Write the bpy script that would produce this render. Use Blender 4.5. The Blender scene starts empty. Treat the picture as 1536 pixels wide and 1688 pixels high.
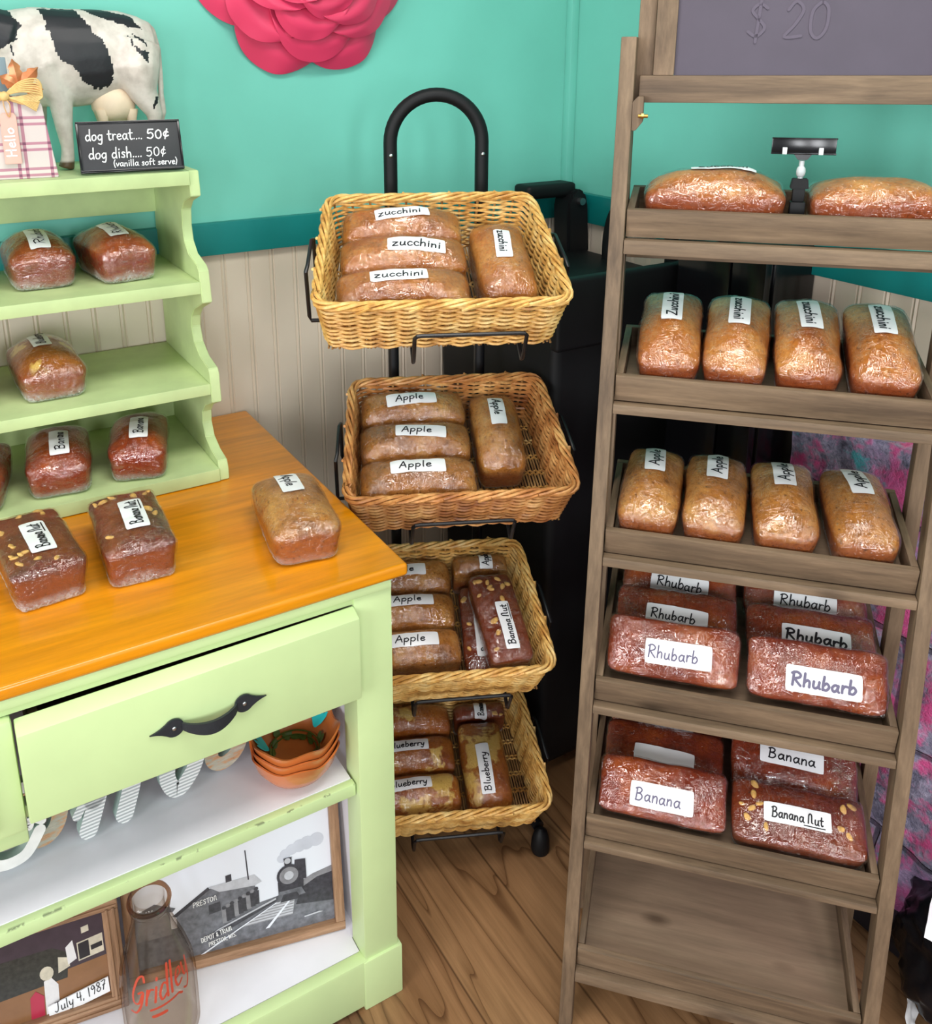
import bpy, bmesh, math, random
from mathutils import Vector, Matrix, Euler, noise
from mathutils.bvhtree import BVHTree

PI = math.pi
SC = bpy.context.scene
COL = SC.collection

# ------------------------------------------------------------------ camera
FPX, CX, CY = 1505.97, 698.6, 545.84
YAW, PITCH, ROLL = 0.518980, 0.292220, 0.005711
cam_d = bpy.data.cameras.new('camera')
cam = bpy.data.objects.new('camera', cam_d)
COL.objects.link(cam)
_f = Vector((math.sin(YAW) * math.cos(PITCH), math.cos(YAW) * math.cos(PITCH), -math.sin(PITCH)))
_r = Vector((math.cos(YAW), -math.sin(YAW), 0))
_d = _f.cross(_r)
_c, _s = math.cos(ROLL), math.sin(ROLL)
_r2 = _r * _c + _d * _s
_d2 = _d * _c - _r * _s
cam.matrix_world = Matrix(((_r2.x, -_d2.x, -_f.x, 0), (_r2.y, -_d2.y, -_f.y, 0), (_r2.z, -_d2.z, -_f.z, 1.55), (0, 0, 0, 1)))
cam_d.sensor_fit = 'HORIZONTAL'
cam_d.sensor_width = 36.0
cam_d.lens = FPX * 36.0 / 1536
cam_d.shift_x = (768 - CX) / 1536
cam_d.shift_y = (CY - 844) / 1536
cam_d.clip_start = 0.05
SC.camera = cam

# ------------------------------------------------------------------ light
world = bpy.data.worlds.new('world')
SC.world = world
world.use_nodes = True
_bg = world.node_tree.nodes['Background']
_bg.inputs['Color'].default_value = (0.90, 0.95, 1.0, 1)
_bg.inputs['Strength'].default_value = 0.22

def area(name, loc, target, sx, sy, power, color=(1, 1, 1)):
    l = bpy.data.lights.new(name, 'AREA')
    l.shape = 'RECTANGLE'
    l.size, l.size_y = sx, sy
    l.energy = power
    l.color = color
    o = bpy.data.objects.new(name, l)
    COL.objects.link(o)
    o.location = loc
    o.rotation_euler = (Vector(target) - Vector(loc)).to_track_quat('-Z', 'Y').to_euler()
    return o

for wx_ in (-1.75, -0.85, 0.05):
    area('shop_window_light', (wx_, -2.2, 1.5), (wx_ + 1.3, 1.2, 0.6), 0.34, 0.95, 22, (0.95, 0.98, 1.0))
area('side_fill_light', (-2.7, -0.3, 1.55), (1.2, 0.8, 0.7), 1.4, 1.4, 70, (0.97, 0.98, 1.0))  # unseen fill lamp added to brighten the ladder shelf and right wall
area('ceiling_light', (0.35, 0.35, 2.75), (0.35, 0.45, 0), 1.2, 0.6, 30, (1.0, 0.97, 0.92))
area('ceiling_light', (-1.6, 0.4, 2.75), (-1.5, 0.5, 0), 1.2, 0.6, 16, (1.0, 0.97, 0.92))
area('ceiling_light', (0.9, -1.3, 2.75), (0.9, -1.2, 0), 1.2, 0.6, 18, (1.0, 0.97, 0.92))

SC.view_settings.view_transform = 'Standard'
SC.view_settings.look = 'None'
SC.view_settings.gamma = 1
SC.view_settings.exposure = 0.0
SC.view_settings.use_curve_mapping = False

# ------------------------------------------------------------------ helpers
def srgb(r, g, b):
    def c(v):
        v /= 255.0
        return v / 12.92 if v <= 0.04045 else ((v + 0.055) / 1.055) ** 2.4
    return (c(r), c(g), c(b), 1)

MATS = {}
def mat(name, build=None):
    if name in MATS:
        return MATS[name]
    m = bpy.data.materials.new(name)
    m.use_nodes = True
    nt = m.node_tree
    for n in list(nt.nodes):
        nt.nodes.remove(n)
    out = nt.nodes.new('ShaderNodeOutputMaterial')
    build(nt, out)
    MATS[name] = m
    return m

def N(nt, t, **kw):
    n = nt.nodes.new(t)
    for k, v in kw.items():
        if k in ('operation', 'blend_type', 'data_type', 'wave_type', 'bands_direction', 'feature', 'attribute_name', 'noise_dimensions', 'distance', 'invert', 'interpolation'):
            setattr(n, k, v)
        else:
            n.inputs[k.replace('_', ' ')].default_value = v
    return n

def ramp(nt, src, stops, interp='LINEAR'):
    r = nt.nodes.new('ShaderNodeValToRGB')
    r.color_ramp.interpolation = interp
    els = r.color_ramp.elements
    els[0].position, els[0].color = stops[0]
    els[1].position, els[1].color = stops[-1]
    for p, c in stops[1:-1]:
        e = els.new(p)
        e.color = c
    nt.links.new(src, r.inputs['Fac'])
    return r.outputs['Color']

def coords(nt, scale=(1, 1, 1), obj=True, rot=(0, 0, 0), rnd=True):
    tc = nt.nodes.new('ShaderNodeTexCoord')
    mp = nt.nodes.new('ShaderNodeMapping')
    mp.inputs['Scale'].default_value = scale
    mp.inputs['Rotation'].default_value = rot
    src = tc.outputs['Object'] if obj else tc.outputs['Generated']
    if rnd:
        oi = nt.nodes.new('ShaderNodeObjectInfo')
        mul = nt.nodes.new('ShaderNodeVectorMath')
        mul.operation = 'SCALE'
        comb = nt.nodes.new('ShaderNodeCombineXYZ')
        for i in range(3):
            nt.links.new(oi.outputs['Random'], comb.inputs[i])
        nt.links.new(comb.outputs[0], mul.inputs[0])
        mul.inputs['Scale'].default_value = 7.3
        add = nt.nodes.new('ShaderNodeVectorMath')
        add.operation = 'ADD'
        nt.links.new(src, add.inputs[0])
        nt.links.new(mul.outputs[0], add.inputs[1])
        src = add.outputs[0]
    nt.links.new(src, mp.inputs['Vector'])
    return mp.outputs['Vector']

def noise_tex(nt, vec, scale, detail=4, rough=0.55, dist=0.0):
    n = nt.nodes.new('ShaderNodeTexNoise')
    n.inputs['Scale'].default_value = scale
    n.inputs['Detail'].default_value = detail
    n.inputs['Roughness'].default_value = rough
    n.inputs['Distortion'].default_value = dist
    nt.links.new(vec, n.inputs['Vector'])
    return n.outputs['Fac']

def mixc(nt, fac, a, b, mode='MIX'):
    m = nt.nodes.new('ShaderNodeMix')
    m.data_type = 'RGBA'
    m.blend_type = mode
    for s, i in ((fac, 0), (a, 6), (b, 7)):
        if hasattr(s, 'is_linked'):
            nt.links.new(s, m.inputs[i])
        else:
            m.inputs[i].default_value = s
    return m.outputs[2]

def math_n(nt, op, a, b=None, clamp=False):
    m = nt.nodes.new('ShaderNodeMath')
    m.operation = op
    m.use_clamp = clamp
    for s, i in ((a, 0), (b, 1)):
        if s is None:
            continue
        if hasattr(s, 'is_linked'):
            nt.links.new(s, m.inputs[i])
        else:
            m.inputs[i].default_value = s
    return m.outputs[0]

def bump(nt, h, strength=0.3, dist=0.002):
    b = nt.nodes.new('ShaderNodeBump')
    b.inputs['Strength'].default_value = strength
    b.inputs['Distance'].default_value = dist
    nt.links.new(h, b.inputs['Height'])
    return b.outputs['Normal']

def principled(nt, out, color, rough=0.5, metal=0.0, normal=None, spec=0.5, coat=0.0, coat_rough=0.1):
    p = nt.nodes.new('ShaderNodeBsdfPrincipled')
    if hasattr(color, 'is_linked'):
        nt.links.new(color, p.inputs['Base Color'])
    else:
        p.inputs['Base Color'].default_value = color
    if hasattr(rough, 'is_linked'):
        nt.links.new(rough, p.inputs['Roughness'])
    else:
        p.inputs['Roughness'].default_value = rough
    p.inputs['Metallic'].default_value = metal
    p.inputs['Specular IOR Level'].default_value = spec
    p.inputs['Coat Weight'].default_value = coat
    p.inputs['Coat Roughness'].default_value = coat_rough
    if normal is not None:
        nt.links.new(normal, p.inputs['Normal'])
    nt.links.new(p.outputs[0], out.inputs['Surface'])
    return p

def M_plain(name, col, rough=0.5, metal=0.0, var=0.0, scale=30, bmp=0.0, spec=0.5, coat=0.0):
    def b(nt, out):
        if var > 0 or bmp > 0:
            v = coords(nt)
            f = noise_tex(nt, v, scale, 5)
            dark = tuple(c * (1 - var) for c in col[:3]) + (1,)
            lite = tuple(min(1, c * (1 + var * 0.5)) for c in col[:3]) + (1,)
            c = ramp(nt, f, [(0.3, dark), (0.7, lite)])
            nrm = bump(nt, f, bmp, 0.002) if bmp > 0 else None
            principled(nt, out, c, rough, metal, nrm, spec, coat)
        else:
            principled(nt, out, col, rough, metal, None, spec, coat)
    return mat(name, b)

def M_wood(name, c_dark, c_mid, c_lite, axis='x', scale=1.0, rough=0.55, knots=True, coat=0.0, bmp=0.25):
    def b(nt, out):
        st = {'x': (1.2, 14, 14), 'y': (14, 1.2, 14), 'z': (14, 14, 1.2)}[axis]
        v = coords(nt, tuple(s * scale for s in st))
        f1 = noise_tex(nt, v, 2.2, 6, 0.6, 0.6)
        v2 = coords(nt, tuple(s * scale * k for s, k in zip(st, (4, 4, 4))))
        f2 = noise_tex(nt, v2, 3.0, 4, 0.7)
        c = ramp(nt, f1, [(0.25, c_dark), (0.5, c_mid), (0.78, c_lite)])
        d = ramp(nt, f2, [(0.3, (0.72, 0.72, 0.72, 1)), (0.7, (1.08, 1.08, 1.08, 1))])
        c = mixc(nt, 1.0, c, d, 'MULTIPLY')
        if knots:
            kv = coords(nt, {'x': (4, 9, 9), 'y': (9, 4, 9), 'z': (9, 9, 4)}[axis])
            vo = nt.nodes.new('ShaderNodeTexVoronoi')
            vo.inputs['Scale'].default_value = 1.0
            nt.links.new(kv, vo.inputs['Vector'])
            k = ramp(nt, vo.outputs['Distance'], [(0.03, (0.45, 0.42, 0.4, 1)), (0.12, (1, 1, 1, 1))])
            c = mixc(nt, 1.0, c, k, 'MULTIPLY')
        principled(nt, out, c, rough, 0, bump(nt, f2, bmp, 0.001), 0.4, coat, 0.12)
    return mat(name, b)

class MB:
    """collects shapes (in the frame M) into one mesh"""
    def __init__(self, M=None):
        self.bm = bmesh.new()
        self.M = M or Matrix.Identity(4)
    def _v(self, p):
        return self.bm.verts.new(self.M @ Vector(p))
    def box(self, x0, x1, y0, y1, z0, z1, bev=0.0015, mi=0, seg=2):
        cs = [(x, y, z) for z in (z0, z1) for y in (y0, y1) for x in (x0, x1)]
        return self.hexa(cs, bev, mi, seg)
    def hexa(self, cs, bev=0.0015, mi=0, seg=2):
        # cs order: z0:(x0y0, x1y0, x0y1, x1y1), z1: same
        t = bmesh.new()
        v = [t.verts.new(self.M @ Vector(c)) for c in cs]
        for f in ((0, 2, 3, 1), (4, 5, 7, 6), (0, 1, 5, 4), (2, 6, 7, 3), (0, 4, 6, 2), (1, 3, 7, 5)):
            t.faces.new([v[i] for i in f])
        bmesh.ops.recalc_face_normals(t, faces=t.faces[:])
        if bev > 0:
            bmesh.ops.bevel(t, geom=t.edges[:], offset=bev, segments=seg, affect='EDGES', profile=0.6)
        for f in t.faces:
            f.material_index = mi
        self.merge(t)
        return self
    def merge(self, t):
        me = bpy.data.meshes.new('tmp')
        t.to_mesh(me)
        t.free()
        self.bm.from_mesh(me)
        bpy.data.meshes.remove(me)
    def prism(self, poly, y0, y1, plane='xz', bev=0.0, mi=0):
        t = bmesh.new()
        def mk(p, d):
            if plane == 'xz':
                return self.M @ Vector((p[0], d, p[1]))
            if plane == 'yz':
                return self.M @ Vector((d, p[0], p[1]))
            return self.M @ Vector((p[0], p[1], d))
        a = [t.verts.new(mk(p, y0)) for p in poly]
        b = [t.verts.new(mk(p, y1)) for p in poly]
        n = len(poly)
        t.faces.new(a)
        t.faces.new(b[::-1])
        for i in range(n):
            t.faces.new((a[i], b[i], b[(i + 1) % n], a[(i + 1) % n]))
        bmesh.ops.recalc_face_normals(t, faces=t.faces[:])
        if bev > 0:
            bmesh.ops.bevel(t, geom=t.edges[:], offset=bev, segments=2, affect='EDGES')
        for f in t.faces:
            f.material_index = mi
        self.merge(t)
        return self
    def tube(self, pts, r, seg=8, closed=False, mi=0, caps=True):
        P = [self.M @ Vector(p) for p in pts]
        n = len(P)
        rr = r if isinstance(r, (list, tuple)) else [r] * n
        prev = None
        rings = []
        for i in range(n):
            if closed:
                t = P[(i + 1) % n] - P[i - 1]
            else:
                t = P[min(i + 1, n - 1)] - P[max(i - 1, 0)]
            if t.length < 1e-9:
                t = Vector((0, 0, 1))
            t.normalize()
            if prev is None:
                up = Vector((0, 0, 1)) if abs(t.z) < 0.9 else Vector((1, 0, 0))
                a = t.cross(up).normalized()
            else:
                a = prev - t * prev.dot(t)
                if a.length < 1e-6:
                    a = t.orthogonal()
                a.normalize()
            prev = a
            b = t.cross(a)
            rings.append([self.bm.verts.new(P[i] + (a * math.cos(2 * PI * k / seg) + b * math.sin(2 * PI * k / seg)) * rr[i]) for k in range(seg)])
        m = n if closed else n - 1
        for i in range(m):
            A, B = rings[i], rings[(i + 1) % n]
            for k in range(seg):
                f = self.bm.faces.new((A[k], A[(k + 1) % seg], B[(k + 1) % seg], B[k]))
                f.material_index = mi
                f.smooth = True
        if caps and not closed:
            self.bm.faces.new(rings[0][::-1]).material_index = mi
            self.bm.faces.new(rings[-1]).material_index = mi
        return self
    def lathe(self, prof, seg=32, center=(0, 0, 0), mi=0, sx=1.0, sy=1.0, fn=None):
        rings = []
        for (r, z) in prof:
            ring = []
            for k in range(seg):
                a = 2 * PI * k / seg
                rr, zz = (r, z) if fn is None else fn(r, z, a)
                ring.append(self._v((center[0] + rr * math.cos(a) * sx, center[1] + rr * math.sin(a) * sy, center[2] + zz)))
            rings.append(ring)
        for A, B in zip(rings, rings[1:]):
            for k in range(seg):
                f = self.bm.faces.new((A[k], A[(k + 1) % seg], B[(k + 1) % seg], B[k]))
                f.smooth = True
                f.material_index = mi
        if prof[0][0] > 1e-6:
            self.bm.faces.new(rings[0][::-1]).material_index = mi
        if prof[-1][0] > 1e-6:
            self.bm.faces.new(rings[-1]).material_index = mi
        return self
    def grid(self, fn, nu, nv, mi=0, flip=False):
        g = [[self._v(fn(i / nu, j / nv)) for j in range(nv + 1)] for i in range(nu + 1)]
        for i in range(nu):
            for j in range(nv):
                q = (g[i][j], g[i + 1][j], g[i + 1][j + 1], g[i][j + 1])
                f = self.bm.faces.new(q[::-1] if flip else q)
                f.smooth = True
                f.material_index = mi
        return self
    def poly(self, pts, mi=0):
        f = self.bm.faces.new([self._v(p) for p in pts])
        f.material_index = mi
        return self
    def ball(self, c, r, mi=0, sub=2, scale=(1, 1, 1), rot=None):
        t = bmesh.new()
        bmesh.ops.create_icosphere(t, subdivisions=sub, radius=r)
        for v in t.verts:
            q = Vector((v.co.x * scale[0], v.co.y * scale[1], v.co.z * scale[2]))
            if rot is not None:
                q = rot @ q
            v.co = self.M @ (q + Vector(c))
        for f in t.faces:
            f.smooth = True
            f.material_index = mi
        self.merge(t)
        return self
    def ribbon(self, pts, w, lift=None, mi=0):
        """flat pen stroke along 3D pts; lift(p) gives the surface normal"""
        n = len(pts)
        L, Rr = [], []
        for i in range(n):
            t = (pts[min(i + 1, n - 1)] - pts[max(i - 1, 0)])
            if t.length < 1e-9:
                t = Vector((1, 0, 0))
            t.normalize()
            nn = lift if isinstance(lift, Vector) else lift(pts[i])
            s = nn.cross(t).normalized() * (w / 2)
            L.append(self._v(pts[i] + s))
            Rr.append(self._v(pts[i] - s))
        for i in range(n - 1):
            f = self.bm.faces.new((Rr[i], Rr[i + 1], L[i + 1], L[i]))
            f.material_index = mi
        for i, sg in ((0, -1), (n - 1, 1)):
            t = (pts[1] - pts[0]).normalized() if i == 0 else (pts[-1] - pts[-2]).normalized()
            nn = lift if isinstance(lift, Vector) else lift(pts[i])
            s = nn.cross(t).normalized()
            ring = []
            for k in range(1, 4):
                a = PI * k / 4
                ring.append(self._v(pts[i] + s * math.cos(a) * w / 2 + t * sg * math.sin(a) * w / 2))
            f = [L[i]] + ring + [Rr[i]]
            if sg > 0:
                f = f[::-1]
            self.bm.faces.new(f).material_index = mi
        return self

THM = {}
def link_mesh(name, mb, mats, parent=None, smooth=40, world=True):
    me = bpy.data.meshes.new(name)
    bm = mb.bm if isinstance(mb, MB) else mb
    if parent is not None and world:
        bmesh.ops.transform(bm, matrix=THM[parent.name].inverted(), verts=bm.verts[:])
    bm.to_mesh(me)
    bm.free()
    if not isinstance(mats, (list, tuple)):
        mats = [mats]
    for m in mats:
        me.materials.append(m)
    if smooth:
        me.shade_smooth()
        me.set_sharp_from_angle(angle=math.radians(smooth))
    o = bpy.data.objects.new(name, me)
    COL.objects.link(o)
    if parent is not None:
        o.parent = parent
        THM[o.name] = THM[parent.name]
    else:
        THM[o.name] = Matrix.Identity(4)
    return o

def tag(o, label, cat=None, group=None):
    o['label'] = label
    if cat:
        o['category'] = cat
    if group:
        o['group'] = group
    return o

def thing(name, label, cat, M, group=None):
    if not isinstance(M, Matrix):
        M = Matrix.Translation(Vector(M))
    o = bpy.data.objects.new(name, None)
    o.empty_display_size = 0.02
    COL.objects.link(o)
    o.matrix_world = M
    THM[o.name] = M.copy()
    return tag(o, label, cat, group)

def struct(name, mb, m, label, smooth=40):
    o = link_mesh(name, mb, m, None, smooth)
    o['kind'] = 'structure'
    o['label'] = label
    return o

def recenter(o):
    """move a top-level mesh's origin to the middle of its base"""
    me = o.data
    xs = [v.co for v in me.vertices]
    c = Vector(((min(p.x for p in xs) + max(p.x for p in xs)) / 2, (min(p.y for p in xs) + max(p.y for p in xs)) / 2, min(p.z for p in xs)))
    me.transform(Matrix.Translation(-c))
    o.location = c
    return o

def catmull(pts, k=6):
    pts = [Vector(p) for p in pts]
    if len(pts) < 3:
        a, b = pts[0], pts[-1]
        return [a.lerp(b, i / 3) for i in range(4)]
    out = []
    for i in range(len(pts) - 1):
        p0 = pts[max(i - 1, 0)]
        p1, p2 = pts[i], pts[i + 1]
        p3 = pts[min(i + 2, len(pts) - 1)]
        for j in range(k):
            t = j / k
            out.append(0.5 * ((2 * p1) + (p2 - p0) * t + (2 * p0 - 5 * p1 + 4 * p2 - p3) * t * t + (3 * p1 - p0 - 3 * p2 + p3) * t ** 3))
    out.append(pts[-1])
    return out

# ------------------------------------------------------------------ handwriting
G = {
 'Z': (.75, [[(.05, .95), (.65, .98)], [(.65, .98), (.05, .03)], [(.05, .03), (.7, .06)]]),
 'A': (.72, [[(.02, 0), (.2, .55), (.36, 1)], [(.36, 1), (.5, .5), (.62, 0)], [(.12, .36), (.58, .36)]]),
 'R': (.72, [[(.1, 0), (.12, .5), (.12, 1)], [(.0, .9), (.3, 1.02), (.56, .85), (.5, .62), (.14, .5)], [(.2, .5), (.4, .25), (.64, .0)]]),
 'B': (.72, [[(.1, 0), (.12, .5), (.12, 1)], [(.0, .92), (.3, 1.02), (.52, .85), (.4, .6), (.15, .53)], [(.15, .53), (.5, .48), (.6, .22), (.4, .0), (.06, .02)]]),
 'N': (.75, [[(.08, 0), (.1, .5), (.12, .85), (.3, 1.0), (.45, .85), (.48, .4), (.5, .1), (.62, .05)]]),
 'G': (.85, [[(.7, .8), (.55, 1), (.25, .9), (.12, .5), (.25, .15), (.55, .1), (.68, .4)], [(.45, .45), (.72, .46), (.68, .0), (.45, -.25), (.15, -.2)]]),
 'H': (.72, [[(.08, 0), (.08, 1)], [(.55, 0), (.55, 1)], [(.08, .5), (.55, .5)]]),
 'J': (.62, [[(.1, 1), (.6, 1)], [(.4, 1), (.36, .3), (.2, 0), (.0, .15)]]),
 'D': (.72, [[(.08, 0), (.08, 1)], [(.08, 1), (.45, .9), (.6, .5), (.45, .1), (.08, 0)]]),
 'E': (.62, [[(.5, 1), (.08, 1)], [(.08, 1), (.08, 0)], [(.08, 0), (.5, 0)], [(.08, .5), (.42, .5)]]),
 'P': (.66, [[(.08, 0), (.08, 1)], [(.08, 1), (.45, .95), (.55, .75), (.42, .55), (.08, .5)]]),
 'O': (.75, [[(.35, 1), (.1, .8), (.08, .3), (.35, 0), (.6, .3), (.6, .75), (.35, 1)]]),
 'T': (.66, [[(.02, 1), (.6, 1)], [(.31, 1), (.31, 0)]]),
 'I': (.3, [[(.14, 0), (.14, 1)]]),
 'S': (.66, [[(.52, .88), (.3, 1), (.1, .8), (.28, .55), (.5, .3), (.35, .02), (.06, .1)]]),
 'W': (.95, [[(.02, 1), (.22, 0)], [(.22, 0), (.43, .8)], [(.43, .8), (.62, 0)], [(.62, 0), (.85, 1)]]),
 'a': (.58, [[(.45, .42), (.25, .52), (.06, .3), (.16, .02), (.36, .12), (.46, .45)], [(.46, .5), (.44, .15), (.55, .0)]]),
 'b': (.56, [[(.1, 1), (.08, .5), (.09, 0)], [(.09, .3), (.3, .52), (.48, .28), (.32, 0), (.09, .06)]]),
 'c': (.48, [[(.42, .42), (.22, .52), (.06, .26), (.2, .0), (.44, .08)]]),
 'd': (.58, [[(.45, .4), (.22, .5), (.06, .25), (.2, .0), (.44, .15)], [(.47, 1), (.45, .4), (.5, 0)]]),
 'e': (.5, [[(.08, .27), (.4, .32), (.36, .5), (.16, .48), (.06, .22), (.2, .0), (.46, .08)]]),
 'f': (.4, [[(.4, .95), (.24, 1), (.18, .7), (.18, 0)], [(.02, .5), (.36, .5)]]),
 'g': (.56, [[(.44, .42), (.24, .5), (.06, .28), (.2, .02), (.42, .18)], [(.45, .5), (.44, .0), (.34, -.34), (.08, -.28)]]),
 'h': (.56, [[(.08, 1), (.08, 0)], [(.08, .28), (.26, .5), (.42, .4), (.44, 0)]]),
 'i': (.26, [[(.12, .5), (.12, 0)], [(.12, .72), (.13, .78)]]),
 'l': (.28, [[(.12, 1), (.11, .3), (.14, 0)]]),
 'n': (.54, [[(.08, .5), (.08, 0)], [(.08, .3), (.26, .5), (.4, .4), (.42, 0)]]),
 'o': (.54, [[(.26, .5), (.08, .36), (.1, .06), (.3, .0), (.46, .2), (.4, .46), (.26, .5)]]),
 'p': (.56, [[(.08, .5), (.07, -.4)], [(.08, .38), (.3, .52), (.48, .28), (.32, .02), (.09, .1)]]),
 'r': (.42, [[(.08, .5), (.09, 0)], [(.09, .28), (.22, .48), (.4, .46)]]),
 's': (.44, [[(.36, .44), (.2, .52), (.1, .38), (.3, .22), (.28, .02), (.04, .06)]]),
 't': (.44, [[(.2, .9), (.18, .2), (.26, .0), (.38, .06)], [(.02, .56), (.4, .58)]]),
 'u': (.56, [[(.08, .5), (.08, .12), (.22, .0), (.4, .15), (.44, .5)], [(.44, .5), (.44, .12), (.52, 0)]]),
 'v': (.5, [[(.04, .5), (.22, 0)], [(.22, 0), (.44, .5)]]),
 'z': (.58, [[(.06, .5), (.44, .5)], [(.44, .5), (.06, .0)], [(.06, .0), (.48, .02)]]),
 'y': (.54, [[(.06, .5), (.12, .14), (.28, .08), (.42, .28)], [(.46, .5), (.4, .0), (.28, -.36), (.06, -.3)]]),
 '0': (.6, [[(.3, .95), (.08, .7), (.1, .2), (.3, .0), (.5, .25), (.48, .75), (.3, .95)]]),
 '1': (.34, [[(.14, .95), (.14, 0)]]),
 '2': (.6, [[(.06, .75), (.25, .98), (.48, .75), (.3, .35), (.06, .02), (.52, .04)]]),
 '4': (.6, [[(.12, .95), (.08, .45), (.5, .45)], [(.42, .9), (.4, 0)]]),
 '5': (.6, [[(.5, .95), (.14, .95)], [(.14, .95), (.1, .55), (.36, .6), (.5, .3), (.32, .0), (.06, .08)]]),
 '7': (.55, [[(.04, .92), (.48, .95), (.3, .5), (.18, 0)], [(.14, .5), (.44, .52)]]),
 '8': (.58, [[(.45, .82), (.28, .97), (.1, .78), (.3, .52), (.5, .25), (.3, .0), (.08, .22), (.28, .5), (.46, .75)]]),
 '9': (.56, [[(.46, .7), (.28, .95), (.08, .75), (.22, .52), (.46, .7), (.42, .3), (.34, 0)]]),
 '$': (.62, [[(.5, .8), (.28, .92), (.1, .74), (.3, .52), (.5, .28), (.3, .06), (.06, .18)], [(.3, 1.08), (.3, -.1)]]),
 '¢': (.5, [[(.42, .6), (.22, .7), (.06, .42), (.2, .16), (.44, .26)], [(.34, .95), (.16, -.08)]]),
 '(': (.3, [[(.24, 1), (.08, .5), (.22, -.15)]]),
 ')': (.3, [[(.06, 1), (.22, .5), (.08, -.15)]]),
 '.': (.2, [[(.08, .02), (.1, .06)]]),
 ',': (.22, [[(.1, .06), (.06, -.14)]]),
 '&': (.6, [[(.5, .0), (.15, .7), (.3, .85), (.35, .65), (.08, .25), (.25, .02), (.5, .35)]]),
 ' ': (.32, []),
}

def text_strokes(s, height, slant=0.08, jitter=0.02, seed=0, gap=0.04):
    """list of polylines (2D) and total width; baseline at y=0, cap height = height"""
    rnd = random.Random(seed)
    x = 0
    out = []
    for ch in s:
        adv, strokes = G[ch]
        dy = rnd.uniform(-jitter, jitter)
        sc = 1 + rnd.uniform(-jitter, jitter) * 1.5
        for st in strokes:
            pts = [Vector((x + p[0] * sc + slant * p[1], (p[1] * sc + dy), 0)) for p in st]
            out.append([q * height for q in catmull(pts, 5)])
        x += adv + gap
    return out, x * height

def text_mesh(s, M, height, pen, center=True, seed=0, slant=0.08, width=None, gap=0.04, jitter=0.02, mb=None):
    """flat lettering on the local xy plane of M, facing local +z"""
    st, w = text_strokes(s, height, slant, jitter, seed, gap)
    kx = 1.0 if width is None else width / w
    off = -w * kx / 2 if center else 0
    mb = mb or MB()
    nrm = (M.to_3x3() @ Vector((0, 0, 1))).normalized()
    for pl in st:
        mb.ribbon([M @ Vector((p.x * kx + off, p.y, 0)) for p in pl], pen, nrm)
    return mb

# ------------------------------------------------------------------ materials
C_TEAL = srgb(118, 203, 186)
m_teal = M_plain('teal_wall_paint', C_TEAL, 0.45, var=0.04, scale=6, bmp=0.05)
m_stripe = M_plain('dark_teal_paint', srgb(6, 128, 126), 0.45, var=0.08, scale=8)
m_bead = M_plain('cream_beadboard_paint', srgb(220, 206, 188), 0.5, var=0.04, scale=5)
m_green = M_plain('light_green_paint', srgb(199, 219, 160), 0.42, var=0.05, scale=9, bmp=0.10)
m_green2 = M_plain('worn_green_paint', srgb(192, 211, 152), 0.5, var=0.12, scale=14, bmp=0.10)
m_whitep = M_plain('white_shelf_paint', srgb(224, 222, 229), 0.5, var=0.06, scale=12, bmp=0.12)
m_black = M_plain('black_metal', srgb(22, 23, 26), 0.38)
m_blackpl = M_plain('black_plastic', srgb(15, 16, 18), 0.55, var=0.1, scale=20, spec=0.3)
m_blackgl = M_plain('black_gloss', srgb(14, 14, 17), 0.18)
m_iron = M_plain('black_iron', srgb(34, 38, 44), 0.5, bmp=0.4, scale=120, var=0.1)
m_steel = M_plain('steel', srgb(190, 190, 192), 0.3, 1.0)
m_brass = M_plain('brass', srgb(190, 150, 80), 0.35, 1.0)
m_label = M_plain('white_label', srgb(238, 238, 240), 0.35)
m_ink = M_plain('black_ink', srgb(22, 20, 28), 0.5)
m_inkpale = M_plain('overexposed_ink', srgb(98, 92, 118), 0.5)  # black ink with the washed-out look of strong light put into its colour
m_chalkw = M_plain('white_chalk', srgb(240, 240, 240), 0.8)
m_orange = M_wood('orange_pine', srgb(214, 126, 6), srgb(226, 140, 10), srgb(232, 150, 18), 'x', 0.3, 0.28, False, 0.25, 0.02)
LW = (srgb(78, 62, 48), srgb(118, 97, 76), srgb(148, 124, 99))
m_lx = M_wood('weathered_wood_across', *LW, axis='x', scale=1.0, rough=0.6)
m_lz = M_wood('weathered_wood_upright', *LW, axis='z', scale=1.0, rough=0.6)
m_ly = M_wood('weathered_wood_depth', *LW, axis='y', scale=1.0, rough=0.6)
m_lbed = M_wood('weathered_board', srgb(132, 110, 90), srgb(148, 124, 102), srgb(160, 138, 114), axis='x', scale=0.35, rough=0.6, bmp=0.1)
m_oakx = M_wood('oak_frame_across', srgb(126, 92, 66), srgb(164, 126, 96), srgb(186, 150, 120), 'x', 2.0, 0.5, False)
m_oakz = M_wood('oak_frame_upright', srgb(126, 92, 66), srgb(164, 126, 96), srgb(186, 150, 120), 'z', 2.0, 0.5, False)

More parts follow.
